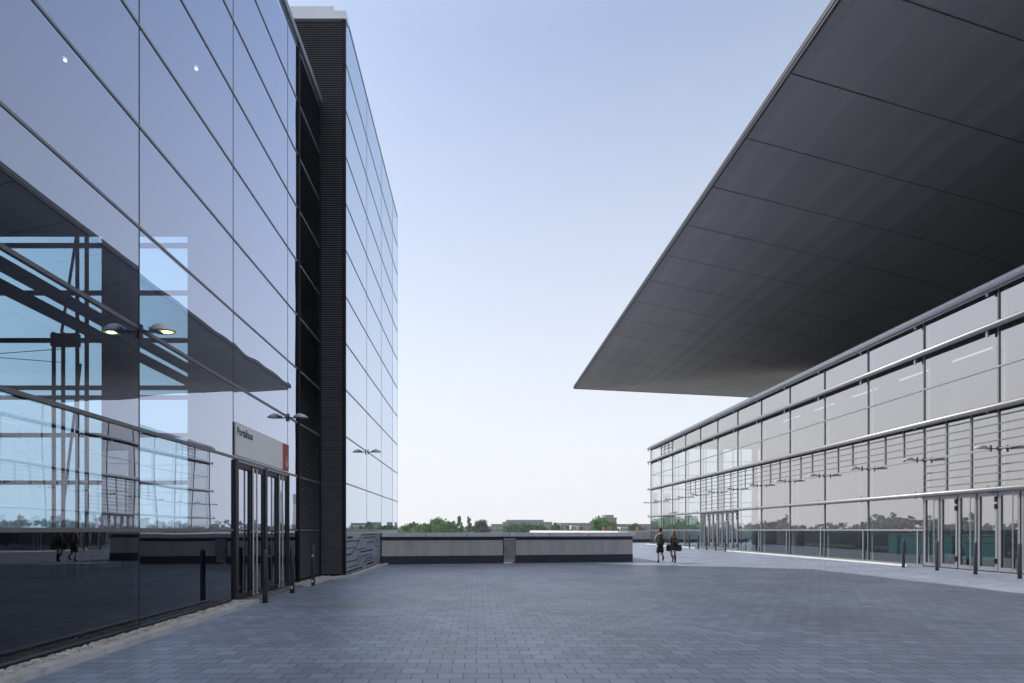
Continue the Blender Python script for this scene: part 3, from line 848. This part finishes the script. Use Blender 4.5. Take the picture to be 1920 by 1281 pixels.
kerbs()

# ------------------------------------------------------------------ low wall across the plaza
def low_walls():
    o = Vector((-4.72, 26.35, 0)); u = Vector((0.9838, 0.179, 0)); v = Vector((-0.179, 0.9838, 0)); L = 13.3
    B0 = tuple(o)
    T = thing('low_wall', 'low grey rendered wall with dark plinth and pale coping across the plaza', 'wall', B0)
    def put(mb, name, m, parent=T, **k): return mb.build(name, m, parent, base=B0, **k)
    d0, d1 = 6.17, 6.78                             # the metal door
    put(MB().obox(o, u, v, 0, L, 0, .5, .40, 1.18), 'render_band', M['render'])
    put(MB().obox(o, u, v, 0, d0, -.02, .52, 0, .40).obox(o, u, v, d1, L, -.02, .52, 0, .40), 'plinth', M['plinth'])
    put(MB().obox(o, u, v, 0, L + .02, .03, .47, 1.18, 1.36), 'recess_band', M['plinth'])
    cp = MB(); edges = [0, 2.16, 4.26, 6.44, 8.6, 10.75, L + .16]
    for a, b in zip(edges[:-1], edges[1:]): cp.obox(o, u, v, a + (.014 if a else 0), b - .014, -.14, .62, 1.36, 1.565)
    put(cp, 'coping', M['coping'], bevel=.012)
    put(MB().obox(o, u, v, .02, L + .12, -.10, .58, 1.365, 1.54), 'coping_bed', M['plinth'])
    dr = put(MB().obox(o, u, v, d0, d1, -.05, -.003, .06, 1.27), 'door', M['hatch'], bevel=.006)
    put(MB().obox(o, u, v, d0, d1, -.09, -.05, 1.22, 1.27).obox(o, u, v, d0 + .03, d1 - .03, -.075, -.05, .13, .17), 'door_trim', M['silver'], dr)
    put(MB().obox(o, u, v, d0 + .06, d0 + .085, -.08, -.05, .62, .80), 'handle', M['black'], dr)
    put(MB().obox(o, u, v, d0 - .03, d0 - .004, -.045, -.003, .02, 1.25).obox(o, u, v, d1 + .004, d1 + .02, -.045, -.003, .02, 1.25), 'door_frame', M['black'], dr)
    # return wall running back from its right end, with a sunlit white upstand
    c = o + u * (L - .5) + v * .52
    B1 = tuple(c)
    W = thing('return_wall', 'long low wall with bright white coping running back from the wall end', 'wall', B1)
    far = Vector((7.0, 69.4, 0)); dd = (far - c); LL = dd.length; dd = dd / LL; nn = Vector((-dd.y, dd.x, 0))
    MB().obox(c, dd, nn, .1, LL, -.45, 0, 0, 1.40).build('wall_body', M['render'], W, base=B1)
    MB().obox(c, dd, nn, .1, LL, -.5, .05, 1.40, 1.645).build('coping', M['whitecoping'], W, base=B1)
    # far wall
    f0 = Vector((7.0, 70.0, 0)); B2 = tuple(f0)
    F = thing('far_wall', 'distant low wall with thin white coping beyond the walking pair', 'wall', B2)
    MB().obox(f0, u, v, 0, 32, 0, .4, .45, 1.40).build('render_band', M['render'], F, base=B2)
    MB().obox(f0, u, v, 0, 32, -.02, .42, 0, .45).build('plinth', M['plinth'], F, base=B2)
    MB().obox(f0, u, v, 0, 32, -.1, .5, 1.40, 1.60).build('coping', M['whitecoping'], F, base=B2)
    po = MB().obox(f0, u, v, 13.2, 13.3, -.06, -.02, 0, 1.4)
    po.build('downpipe', M['silver'], F, base=B2)
low_walls()

# ------------------------------------------------------------------ bollards
def bollards():
    def make(name, label, loc, stickers=()):
        T = thing(name, label, 'bollard', loc, 0, 'bollards before the building doors')
        rings = []
        for z, r in ((0, .058), (1.2, .058), (1.235, .052), (1.245, .03)):
            rings.append([(r * math.cos(2 * math.pi * k / 20), r * math.sin(2 * math.pi * k / 20), z) for k in range(20)])
        MB().loft(rings).build('post', M['post'], T, True)
        MB().tube((0, 0, 0), (0, 0, .012), .075, 20).build('foot_ring', M['black'], T)
        for z in stickers:
            mb = MB()
            for k in range(4):
                a0, a1 = -2.1 + k * .25, -2.1 + (k + 1) * .25
                mb.quad((.0595 * math.cos(a0), .0595 * math.sin(a0), z), (.0595 * math.cos(a1), .0595 * math.sin(a1), z),
                        (.0595 * math.cos(a1), .0595 * math.sin(a1), z + .075), (.0595 * math.cos(a0), .0595 * math.sin(a0), z + .075))
            mb.build('reflector', M['sticker'], T)
        return T
    b = make('bollard', 'plain dark bollard nearest the camera, before the left double doors', (px(497, None, 12.5), 12.5, 0))
    make('bollard', 'dark bollard with one white square near its foot, before the left doors', (px(548, None, 14.4), 14.4, 0), (.12,))
    make('bollard', 'dark bollard with white squares at top and foot, before the louvred corner', (px(587, None, 16.35), 16.35, 0), (.10, .88))
    near = [(1694, 24.3), (1757, 22.4), (1829, 20.5), (1912, 18.7)]
    names = ['bollard at the end of the white kerb by the near right doors', 'second bollard from the white kerb by the near right doors',
             'third bollard from the white kerb by the near right doors', 'last bollard in the near right row, at the photo edge']
    for (x, Y), nm in zip(near, names): dup(b, (px(x, None, Y), Y, 0), 0, 'slim dark ' + nm)
    ordn = ['first', 'second', 'third', 'fourth', 'fifth']
    for k, (x, Y) in enumerate([(1360, 42.3), (1342, 44.0), (1325, 45.8), (1309, 47.6), (1293, 49.6)]):
        dup(b, (px(x, None, Y), Y, 0), 0, f'slim bollard before the far doors, {ordn[k]} in its row counted from the near end')
bollards()

# ------------------------------------------------------------------ wall lamps
def lamps():
    def make(label, lit):
        T = thing('wall_lamp', label, 'wall lamp', (0, 0, 0), 0, 'lamps projecting from the glass walls')
        br = MB().tube((0, 0, 0), (.14, 0, 0), .022, 10).tube((.08, 0, -.01), (.30, 0, .005), .014, 8).box(0, .035, -.035, .035, -.13, .13)
        br.tube((.10, 0, -.05), (.24, 0, -.03), .008, 6)
        br.build('bracket', M['post'], T)
        # head: ribbed gear block, domed shell that slopes to a pointed tip
        st = [(.19, .06, .045, .03), (.26, .085, .06, .03), (.262, .115, .085, .03), (.32, .150, .125, .03), (.40, .165, .150, .03),
              (.48, .160, .140, .03), (.56, .140, .105, .03), (.63, .105, .060, .03), (.68, .06, .02, .025), (.69, .03, .006, .02)]
        rings = []
        for (x, wd, h, d) in st:
            ring = []
            for k in range(9):
                a = math.pi * k / 8
                ring.append((x, wd * math.cos(a), h * math.sin(a) ** .8 if 0 < k < 8 else 0))
            ring += [(x, -wd * .97, -.012), (x, wd * .97, -.012)]
            rings.append(ring)
        hd = MB().loft(rings).build('head', M['lampshell'], T, True)
        MB().poly([(.30, -.12, -.0145), (.66, -.06, -.0145), (.66, .06, -.0145), (.30, .12, -.0145)]).build('lens', M['lens'], hd)
        if lit:
            MB().superell((.52, 0, -.02), (.085, .065, .010), 1, 14, 6).build('bulb', M['bulbcore'], hd, True)
            MB().poly([(.42, -.10, -.016), (.655, -.055, -.016), (.655, .055, -.016), (.42, .10, -.016)]).build('lit_reflector', M['bulb'], hd)
        rb = MB()
        for k in range(5): rb.box(.195 + k * .013, .201 + k * .013, -.07, .07, .0, .066)
        rb.build('cooling_rib', M['lampshell'], hd)
        return T
    G = 'lamps projecting from the glass walls'
    far_lamp = make('x', False)
    arm = MB().tube((-.27, 0, 0), (0, 0, 0), .02, 8).box(-.27, -.25, -.05, .05, -.08, .08)
    arm.build('arm', M['post'], far_lamp)
    a = make('wall lamp glowing yellow green on the near glass wall', True)
    a.location = (XA + .02, 8.99, 1.7 * 3 - .05); a.scale = (.86, .86, .86)
    b = make('unlit wall lamp above the red end of the sign', False)
    b.location = (XA + .02, 16.03, 1.7 * 3 - .02); b.scale = (.86, .86, .86)
    dup(b, (XB_ + .04, 23.1, 1.7 * 3 - .02), 0, 'small wall lamp on the pale glass block behind the louvred wall', G)
    wordn = ['last, at the far corner', 'second from the far corner', 'third from the far corner', 'fourth from the far corner', 'fifth from the far corner', 'sixth from the far corner',
             'seventh from the far corner', 'eighth from the far corner', 'ninth from the far corner', 'third bay short of the near doors', 'second bay short of the near doors',
             'at the edge of the near doors', 'above the middle of the near doors']
    for k, i in enumerate(range(12, -1, -1)):
        loc, lab = (XR - .32, yp(i), 4.97), f'wall lamp on the long hall, {wordn[k]}'
        if k == 0:
            far_lamp.location = loc; far_lamp.rotation_euler = (0, 0, math.pi); far_lamp['label'] = lab
        else: dup(far_lamp, loc, math.pi, lab, G)
lamps()

# ------------------------------------------------------------------ trees, far woods, far buildings
def crown_mesh(mb, c, rx, ry, rz, n, leaf, rng):
    """leaf clumps spread through an uneven crown"""
    clumps = []
    for _ in range(max(10, n // 28)):
        a = rng.uniform(0, 6.283); h = rng.uniform(-1, 1); rr = math.sqrt(max(0, 1 - h * h)) * rng.uniform(.35, 1.05)
        clumps.append((c[0] + rx * rr * math.cos(a), c[1] + ry * rr * math.sin(a), c[2] + rz * h * rng.uniform(.8, 1.08), rng.uniform(.16, .34)))
    for _ in range(n):
        q = rng.choice(clumps)
        d = Vector((rng.gauss(0, 1), rng.gauss(0, 1), rng.gauss(0, 1))).normalized() * (rng.random() ** .4) * q[3]
        p = Vector((q[0] + d.x * rx, q[1] + d.y * ry, q[2] + d.z * rz))
        s = leaf * rng.uniform(.6, 1.3)
        t = Vector((rng.gauss(0, 1), rng.gauss(0, 1), rng.gauss(0, .8))).normalized()
        u = t.orthogonal().normalized() * s; v = t.cross(u).normalized() * s * .7
        mb.quad(p - u, p - v * .9, p + u, p + v)

def tree(label, x, Y, ytop, wpx, m, group, n=700, shape='round', base=-4.5):
    """x, ytop, wpx in photo pixels at distance Y"""
    rng = random.Random(int(x * 13 + Y))
    X = px(x, None, Y); top = E + (994 - ytop) / 1000 * Y; wid = wpx / 1000 * Y / 2
    H = top - base
    T = thing('tree', label, 'tree', (X, Y, base), 0, group)
    tr = MB().tube((0, 0, 0), (.1, 0, H * .45), .18 * H / 9, 8, .10 * H / 9)
    tr.tube((.1, 0, H * .42), (.05, .1, H * .85), .10 * H / 9, 6, .03)
    for k in range(5):
        a = rng.uniform(0, 6.28)
        tr.tube((.08, 0, H * rng.uniform(.3, .5)), (wid * .6 * math.cos(a), wid * .6 * math.sin(a), H * rng.uniform(.55, .8)), .05 * H / 9, 5, .015)
    tr.build('trunk', M['bark'], T)
    cr = MB()
    if shape == 'cone':
        for k in range(6):
            f = k / 5
            crown_mesh(cr, (rng.uniform(-.1, .1) * wid, 0, H * (.38 + .56 * f)), wid * (1 - .8 * f), wid * (1 - .8 * f), H * .13, n // 6, wid * .10, rng)
    else:
        crown_mesh(cr, (0, 0, H * .60), wid, wid, H * .36, n, wid * .085, rng)
        crown_mesh(cr, (wid * rng.uniform(-.3, .3), 0, H * .76), wid * .6, wid * .6, H * .22, n // 3, wid * .075, rng)
    cr.build('crown', m, T)
    return T

def planting():
    G = 'trees beyond the low wall'
    A, Bm, Cm = M['leafA'], M['leafB'], M['leafC']
    spec = [
        ('small fresh green tree beside the glass block edge', 757, 150, 986, 30, A, 'round'),
        ('pointed green tree just right of the glass block', 774, 156, 980, 30, Bm, 'round'),
        ('green tree with a flat top, third from the glass block', 793, 150, 982, 34, A, 'round'),
        ('tall pointed green tree left of the middle of the row', 824, 150, 972, 36, A, 'round'),
        ('bushy green tree between the two tall pointed ones', 842, 160, 977, 38, Bm, 'round'),
        ('tall slim green tree with a double top', 862, 150, 973, 24, A, 'cone'),
        ('slim green tree just left of the dark grey bush', 879, 146, 973, 24, A, 'cone'),
        ('round dark grey tree standing apart at the row end', 902, 148, 974, 27, Cm, 'round'),
        ('dark green tree in front of the blue grey block', 963, 170, 982, 34, Bm, 'round'),
        ('broad dark green tree mid row before the blue block', 985, 165, 984, 34, Bm, 'round'),
        ('low dark green tree right of the broad one', 1012, 165, 985, 36, Bm, 'round'),
        ('small dark green tree near the white coping end', 1045, 170, 982, 24, Bm, 'round'),
        ('fresh green tree before the white huts', 1062, 180, 986, 22, A, 'round'),
        ('large bright green tree before the grey tower block', 1124, 150, 970, 34, A, 'round'),
        ('bright green tree overlapping the grey tower block', 1146, 158, 976, 24, A, 'round'),
        ('small dark tree near the long hall corner', 1190, 150, 982, 24, Bm, 'round'),
    ]
    for s in spec: tree(s[0], s[1], s[2], s[3], s[4] * 1.3, s[5], G, 2300, s[6])
    # trees that show in the reflections of the long hall (they stand to the far left) and of the tall hall (far right)
    G2 = 'trees mirrored in the glass walls'
    k = 0
    for (X, Y, h, wd, m) in [(-46, 250, 12, 5.5, A), (-51, 252, 14, 5.0, A), (-57, 250, 12.5, 6.0, A), (-61, 255, 13, 6, Bm)]:
        o = tree(['fresh green tree mirrored at the far end of the long hall', 'taller loose green tree mirrored in the long hall glass', 'low green tree mirrored in the long hall by its corner', 'deep green tree mirrored in the long hall past the doors'][k],
                 895 + X / Y * 1000, Y, 994 - (h - 4.5 - E) / Y * 1000, wd * 2 / Y * 1000, m, G2, 2200)
        k += 1
    # distant woods, one mass all round the horizon
    rng = random.Random(3)
    wd = MB()
    for k in range(640):
        ang = (k + rng.uniform(-.6, .6)) / 640 * 2 * math.pi
        d = rng.uniform(330, 470)
        x, y = d * math.sin(ang), d * math.cos(ang)
        ix = 895 + x / max(y, 1) * 1000
        direct = y > 0 and 690 < ix < 1260
        h = rng.uniform(6, 9.5) if direct else rng.uniform(9, 14.5)
        r = rng.uniform(5, 10)
        crown_mesh(wd, (x, y, -4.5 + h * .5), r, r, h * .5, 130, 1.15, rng)
        h2 = h * rng.uniform(.68, .85); crown_mesh(wd, (x + rng.uniform(-4, 4), y + rng.uniform(-4, 4), -4.5 + h2 * .5), 12, 12, h2 * .52, 110, 1.7, rng)
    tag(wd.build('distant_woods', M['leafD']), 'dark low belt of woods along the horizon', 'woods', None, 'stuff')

def far_buildings():
    def block(name, label, x0, x1, ytop, Y, wm, floors, bays, roofh=0.0, setback=None, depth=14):
        X0, X1 = px(x0, None, Y), px(x1, None, Y); top = E + (994 - ytop) / 1000 * Y
        B0 = ((X0 + X1) / 2, Y, -4.5)
        T = thing(name, label, 'building', B0, 0, 'buildings on the skyline')
        MB().box(X0, X1, Y, Y + depth, -4.5, top).build('wall', wm, T, base=B0)
        MB().box(X0 - .4, X1 + .4, Y - .4, Y + depth + .4, top, top + .5).build('roof', M['farroof'], T, base=B0)
        if setback:
            a, b, h = setback
            MB().box(px(a, None, Y), px(b, None, Y), Y + 2, Y + depth - 2, top + .5, top + .5 + h).build('roof_storey', wm, T, base=B0)
        fh = (top + 4.5) / floors
        for f in range(floors):
            for k in range(bays):
                a = X0 + (X1 - X0) * (k + .22) / bays; b = X0 + (X1 - X0) * (k + .78) / bays
                MB().box(a, b, Y - .12, Y + .02, -4.5 + fh * (f + .35), -4.5 + fh * (f + .8)).build('window', M['farwin'], T, base=B0)
        return T
    block('office_block', 'low blue grey block just right of the round dark tree', 922, 962, 984, 380, M['farwarm'], 4, 7)
    block('office_block', 'long blue grey block behind the dark green trees', 944, 1035, 980, 400, M['farwall'], 4, 14, setback=(950, 1020, 1.6))
    block('office_block', 'low warm grey block behind the white huts', 1052, 1112, 982, 390, M['farwarm'], 4, 9)
    block('tower_block', 'tallest grey block behind the large bright green tree', 1132, 1156, 972, 380, M['farwarm'], 6, 5, setback=(1136, 1152, 2))
    block('office_block', 'low grey block nearest the long hall corner', 1156, 1222, 984, 390, M['farwarm'], 4, 9)
    for (x0, x1, yt, lab) in ((1071, 1081, 985, 'small white hut left of the bright green tree'), (1085, 1094, 986, 'smaller white hut beside the other white hut'), (1163, 1177, 988, 'pale striped hut right of the bright green trees')):
        Y = 210; X0, X1 = px(x0, None, Y), px(x1, None, Y); zt = E + (994 - yt) / 1000 * Y; B0 = ((X0 + X1) / 2, Y, -4.5)
        T = thing('white_hut', lab, 'hut', B0, 0, 'huts beyond the low wall')
        MB().box(X0, X1, Y, Y + 4, -4.5, zt).build('wall', M['farwhite'], T, base=B0)
        MB().box(X0 - .1, X1 + .1, Y - .1, Y + 4.1, zt, zt + .15).build('roof', M['farroof'], T, base=B0)
        for k in range(3):
            a = X0 + (X1 - X0) * (k + .2) / 3
            MB().box(a, a + (X1 - X0) * .2, Y - .05, Y + .02, zt - 2.0, zt - .5).build('window', M['farwin'], T, base=B0)
    labs = ['brown box hut left of the white huts', 'small brown box hut right of the white hut', 'brown box hut at the foot of the bright green tree', 'brown box hut right of the grey tower block', 'brown box hut beside the small dark tree']
    for (x, yt), lab in zip(((1064, 988), (1090, 988), (1136, 988), (1149, 987), (1199, 988)), labs):
        Y = 140; wd = 7 / 1000 * Y; X = px(x, None, Y); zt = E + (994 - yt) / 1000 * Y; B0 = (X, Y, -4.5)
        T = thing('brown_hut', lab, 'hut', B0, 0, 'huts beyond the low wall')
        MB().box(X - wd / 2, X + wd / 2, Y, Y + 1.5, -4.5, zt).build('wall', M['rust'], T, base=B0)
        MB().box(X - wd / 2 - .08, X + wd / 2 + .08, Y - .08, Y + 1.6, zt, zt + .1).build('roof', M['farroof'], T, base=B0)
    # pair of tapering concrete pylons that show in the tall hall glass
    for k, (X, lab) in enumerate(((262, 'white tapering pylon with dark head mirrored beside the door, left of a pair'), (281, 'white tapering pylon with dark head mirrored beside the door, right of a pair'))):
        Y = 790; B0 = (X, Y, -4.5)
        T = thing('pylon', lab, 'pylon', B0, 0, 'pair of concrete pylons')
        rings = []
        for z, r, dx in ((0, 8, 0), (15, 6.2, 0), (35, 5.0, 0), (46, 4.7, 0)):
            rings.append([(X + dx + r * math.cos(2 * math.pi * j / 16), Y + r * math.sin(2 * math.pi * j / 16), -4.5 + z) for j in range(16)])
        MB().loft(rings).build('shaft', M['concrete'], T, True, base=B0)
        MB().tube((X, Y, 41.5), (X, Y, 56), 4.75, 16, 5.0).build('head', M['farwall'], T, base=B0)
planting()
far_buildings()

# ------------------------------------------------------------------ people
def skin_mesh(name, verts, edges, m, parent, root=0, sub=2):
    """verts: (x, y, z, rx[, ry]); one continuous surface grown round the joints"""
    me = bpy.data.meshes.new(name + '_rig')
    me.from_pydata([v[:3] for v in verts], edges, [])
    ob = bpy.data.objects.new(name + '_rig', me); COL.objects.link(ob)
    sm = ob.modifiers.new('skin', 'SKIN'); sm.use_smooth_shade = True; sm.branch_smoothing = 0.6
    if not me.skin_vertices: 
        bm = bmesh.new(); bm.from_mesh(me); bm.verts.layers.skin.verify(); bm.to_mesh(me); bm.free()
    lay = me.skin_vertices[0].data
    for i, v in enumerate(verts):
        lay[i].radius = (v[3], v[4] if len(v) > 4 else v[3]); lay[i].use_root = (i == root)
    ss = ob.modifiers.new('sub', 'SUBSURF'); ss.levels = sub; ss.render_levels = sub
    dg = bpy.context.evaluated_depsgraph_get()
    out = bpy.data.meshes.new_from_object(ob.evaluated_get(dg))
    bpy.data.objects.remove(ob)
    out.name = name; out.materials.clear(); out.materials.append(m)
    for p in out.polygons: p.use_smooth = True
    o = bpy.data.objects.new(name, out); COL.objects.link(o)
    if parent: o.parent = parent
    return o

class Rig:
    def __init__(self): self.v = []; self.e = []
    def add(self, p, r, to=None, ry=None):
        self.v.append((*p, r, ry if ry else r)); i = len(self.v) - 1
        if to is not None: self.e.append((to, i))
        return i
    def chain(self, pts, to=None):
        for p in pts: to = self.add(p[:3], p[3], to, p[4] if len(p) > 4 else None)
        return to

def hand(rg, wrist_i, palm, fdir, side):
    """palm and five unequal curled fingers; fdir = finger direction, side = thumb side"""
    f = Vector(fdir).normalized(); s = Vector(side).normalized(); n = f.cross(s).normalized()
    p = Vector(palm)
    pi = rg.add(p, .030, wrist_i, .018)
    for k, (off, ln) in enumerate(((.026, .070), (.009, .080), (-.009, .074), (-.026, .058))):
        b = p + f * .045 + s * off
        m = b + f * ln * .5 + n * .012; t = b + f * ln * .85 + n * .035
        i = rg.add(b, .010, pi); i = rg.add(m, .0085, i); rg.add(t, .007, i)
    b = p + s * .035 + f * .005
    i = rg.add(b, .011, pi); i = rg.add(b + f * .03 + s * .018, .0095, i); rg.add(b + f * .055 + s * .016 + n * .012, .008, i)

def face(T, z, y, sc=1.0, rz=0.0):
    rot = Matrix.Rotation(rz, 3, 'Z')
    c = Vector((0, y, z))
    for s in (-1, 1):
        q = c + rot @ Vector((s * .032 * sc, .082 * sc, .005))
        MB().superell(tuple(q), (.013, .008, .009), 1, 10, 6).build('eye', M['eye'], T, True)
    q = c + rot @ Vector((0, .085 * sc, -.065 * sc)); MB().superell(tuple(q), (.024, .008, .008), 1, 10, 6).build('mouth', M['lip'], T, True)

def shirt(T, name, prof):
    rings = []
    for z, rx, ry, dy in prof:
        rings.append([(rx * math.cos(2 * math.pi * k / 24) * (1 + .02 * math.sin(z * 40 + k)), ry * math.sin(2 * math.pi * k / 24) + dy, z) for k in range(24)])
    return MB().loft(rings).build(name, M['clothblack'], T, True)

def man(loc):
    T = thing('person', 'person in black sleeveless top and long black shorts walking away with a rucksack', 'person', loc, R(-4), 'pair walking towards the far doors')
    rg = Rig()
    pel = rg.add((0, 0, .98), .135, None, .10)
    ch = rg.chain([(0, .01, 1.12, .125, .092), (0, .0, 1.30, .155, .105), (0, -.01, 1.43, .135, .09)], pel)
    hd = rg.chain([(0, .0, 1.52, .058), (.005, .02, 1.60, .066, .075), (.01, .03, 1.69, .078, .092), (.01, .02, 1.765, .066, .080)], ch)
    rg.add((.04, .125, 1.675), .014, len(rg.v) - 2)
    for s in (-1, 1): rg.add((s * .088 + .01, .02, 1.675), .016, len(rg.v) - 3 if s < 0 else len(rg.v) - 4)
    sh = {}
    for s in (-1, 1):
        a = rg.chain([(s * .175, -.01, 1.44, .060), (s * .245, -.04, 1.28, .047), (s * .285, -.03, 1.15, .042), (s * .25, .10, 1.09, .036), (s * .20, .21, 1.10, .027)], ch)
        hand(rg, a, (s * .165, .27, 1.12), (-s * .5, .8, .1), (0, .1, 1))
    a = rg.chain([(-.095, 0, .88, .090), (-.10, .02, .68, .074), (-.10, .03, .50, .055), (-.10, -.01, .32, .052), (-.10, -.04, .09, .036), (-.10, .04, .05, .036, .034), (-.10, .14, .035, .03, .026)], pel)
    a = rg.chain([(.095, .02, .88, .090), (.10, .07, .70, .074), (.10, .11, .53, .055), (.10, -.02, .42, .052), (.10, -.19, .30, .036), (.10, -.16, .22, .034), (.10, -.08, .15, .028)], pel)
    skin_mesh('body', rg.v, rg.e, M['skin'], T)
    shirt(T, 'tank_top', [(.90, .172, .135, .0), (1.02, .168, .132, .005), (1.15, .168, .128, .008), (1.28, .190, .138, 0), (1.38, .192, .132, -.005), (1.445, .150, .105, -.01), (1.485, .105, .075, -.005), (1.50, .075, .06, .0)])
    sr = Rig()
    p0 = sr.add((0, .0, .99), .15, None, .118)
    h = sr.add((0, 0, .88), .16, p0, .12)
    sr.chain([(-.10, .01, .74, .118), (-.105, .02, .60, .108), (-.105, .02, .49, .105)], h)
    sr.chain([(.10, .05, .74, .118), (.105, .09, .60, .108), (.105, .085, .50, .102)], h)
    skin_mesh('shorts', sr.v, sr.e, M['clothblack'], T)
    hr = Rig()
    hr.chain([(.01, -.045, 1.60, .060, .035), (.01, -.02, 1.66, .090, .075), (.01, .0, 1.73, .100, .100), (.01, .02, 1.80, .084, .095)])
    skin_mesh('hair', hr.v, hr.e, M['hairdark'], T)
    for (pts) in ([(-.10, -.05, .20, .043), (-.10, -.045, .10, .046), (-.10, .0, .05, .045), (-.10, .12, .04, .042), (-.10, .19, .03, .03)],
                  [(.10, -.16, .36, .043), (.10, -.20, .28, .046), (.10, -.17, .22, .045), (.10, -.09, .14, .042), (.10, -.04, .09, .03)]):
        q = Rig(); q.chain(pts); skin_mesh('shoe', q.v, q.e, M['clothblack'], T)
    face(T, 1.695, .03, 1.0)
    # rucksack
    B = thing('rucksack', 'olive green rucksack with a pale strap on the back of the person in black', 'rucksack', (loc[0] - .04, loc[1] - .02, loc[2] + .98))
    MB().superell((0, -.20, .20), (.17, .10, .225), .45).build('bag', M['pack'], B, True)
    MB().superell((0, -.29, .12), (.12, .04, .10), .45).build('front_pocket', M['pack'], B, True)
    stp = MB()
    stp.tube((.13, -.20, .30), (.20, -.10, .44), .018, 8).tube((.20, -.10, .44), (.18, .02, .50), .018, 8)
    stp.tube((-.12, -.26, .33), (.10, -.29, .31), .012, 8)
    stp.superell((.11, -.285, .33), (.045, .015, .055), .7)
    stp.build('strap', M['strap'], B, True)
    return T

def woman(loc):
    T = thing('person', 'person with long brown hair, patterned skirt and black knee socks walking away', 'person', loc, R(2), 'pair walking towards the far doors')
    rg = Rig()
    pel = rg.add((0, 0, .93), .125, None, .095)
    ch = rg.chain([(0, .01, 1.06, .10, .08), (0, 0, 1.22, .125, .09), (0, -.01, 1.34, .115, .08)], pel)
    rg.chain([(0, .0, 1.43, .048), (0, .02, 1.50, .060, .070), (0, .03, 1.585, .072, .086), (0, .02, 1.65, .060, .074)], ch)
    rg.add((0, .12, 1.57), .013, len(rg.v) - 2)
    for s in (-1, 1): rg.add((s * .082, .02, 1.57), .014, len(rg.v) - 3 if s < 0 else len(rg.v) - 4)
    for s in (-1, 1):
        a = rg.chain([(s * .150, -.01, 1.345, .048), (s * .195, -.03, 1.20, .037), (s * .215, -.03, 1.07, .034), (s * .235, .03, .95, .030), (s * .24, .07, .84, .023)], ch)
        hand(rg, a, (s * .24, .085, .775), (0, .05, -1), (0, 1, .0))
    rg.chain([(-.085, .02, .83, .085), (-.085, .06, .66, .068), (-.085, .09, .49, .050), (-.085, -.03, .37, .048), (-.085, -.17, .25, .032), (-.085, -.15, .17, .032), (-.085, -.08, .10, .026)], pel)
    rg.chain([(.085, 0, .83, .085), (.085, .02, .64, .068), (.085, .03, .47, .050), (.085, .0, .30, .048), (.085, -.03, .09, .032), (.085, .03, .05, .032), (.085, .12, .033, .026)], pel)
    skin_mesh('body', rg.v, rg.e, M['skin'], T)
    shirt(T, 'top', [(.90, .160, .13, 0), (1.03, .135, .11, .005), (1.15, .140, .112, .005), (1.25, .158, .122, 0), (1.32, .150, .112, -.005), (1.365, .115, .085, -.01)])
    rings = []
    for z, rx, ry in ((1.00, .125, .10), (.92, .155, .125), (.80, .185, .155), (.70, .205, .175), (.655, .212, .185)):
        rings.append([(rx * math.cos(2 * math.pi * k / 28) * (1 + .035 * math.sin(7 * 2 * math.pi * k / 28) * (1.02 - z)), ry * math.sin(2 * math.pi * k / 28) + .02, z) for k in range(28)])
    MB().loft(rings).build('skirt', M['pattern'], T, True)
    hr = Rig()
    hr.chain([(0, .02, 1.675, .066, .078), (0, -.01, 1.60, .086, .090), (0, -.055, 1.48, .115, .07), (0, -.085, 1.36, .13, .055), (.005, -.10, 1.24, .085, .035), (.01, -.10, 1.15, .045, .022)])
    skin_mesh('hair', hr.v, hr.e, M['hairbrown'], T)
    for pts in ([(-.085, .02, .43, .056), (-.085, -.03, .37, .058), (-.085, -.17, .25, .042), (-.085, -.15, .17, .042), (-.085, -.07, .09, .034), (-.085, -.03, .05, .026)],
                [(.085, .02, .43, .056), (.085, .0, .30, .058), (.085, -.03, .10, .042), (.085, .02, .05, .042), (.085, .11, .038, .036), (.085, .17, .03, .026)]):
        q = Rig(); q.chain(pts); skin_mesh('knee_sock', q.v, q.e, M['clothblack'], T)
    face(T, 1.59, .03, .93)
    B = thing('backpack', 'dark backpack with a red tag on the back of the long haired person', 'backpack', (loc[0], loc[1], loc[2] + .88))
    MB().superell((0, -.20, .20), (.135, .08, .19), .5).build('bag', M['clothblack'], B, True)
    MB().superell((.0, -.285, .26), (.035, .012, .02), .6).build('pale_patch', M['strap'], B, True)
    MB().superell((.05, -.285, .15), (.03, .012, .022), .6).build('tag', M['red'], B, True)
    for s, m, lab, r in ((-1, 'clothblack', 'round black bag hanging at the left hip of the long haired person', (.10, .15, .17)), (1, 'pack', 'dark olive shoulder bag with pale strap at the right hip of the long haired person', (.12, .16, .17))):
        Q = thing('shoulder_bag', lab, 'bag', (loc[0] + s * .27, loc[1] - .03, loc[2] + .60), R(s * 8), 'bags carried by the long haired person')
        MB().superell((0, 0, .17), r, .6).build('bag', M[m], Q, True)
        MB().tube((-s * .02, 0, .32), (-s * .10, .02, .52), .014, 8).tube((-s * .10, .02, .52), (-s * .14, .01, .80), .012, 8).build('strap', M['strap' if s > 0 else 'clothblack'], Q, True)
    return T
man((9.52, 27.75, 0))
woman((10.13, 27.55, 0))


# ------------------------------------------------------------------ summer haze in the air
def haze():
    mb = MB().box(-500, 500, -500, 830, -5.6, 58)
    m, N, L, P = new_mat('summer_haze')
    N.remove(P)
    v = N.new('ShaderNodeVolumePrincipled')
    v.inputs['Color'].default_value = (0.985, 0.99, 1.0, 1)
    v.inputs['Density'].default_value = 0.00045
    v.inputs['Anisotropy'].default_value = 0.25
    L.new(v.outputs[0], N['Material Output'].inputs['Volume'])
    o = mb.build('haze', m)
    tag(o, 'thin bluish summer haze filling the air over the plaza', 'haze', None, 'stuff')
haze()
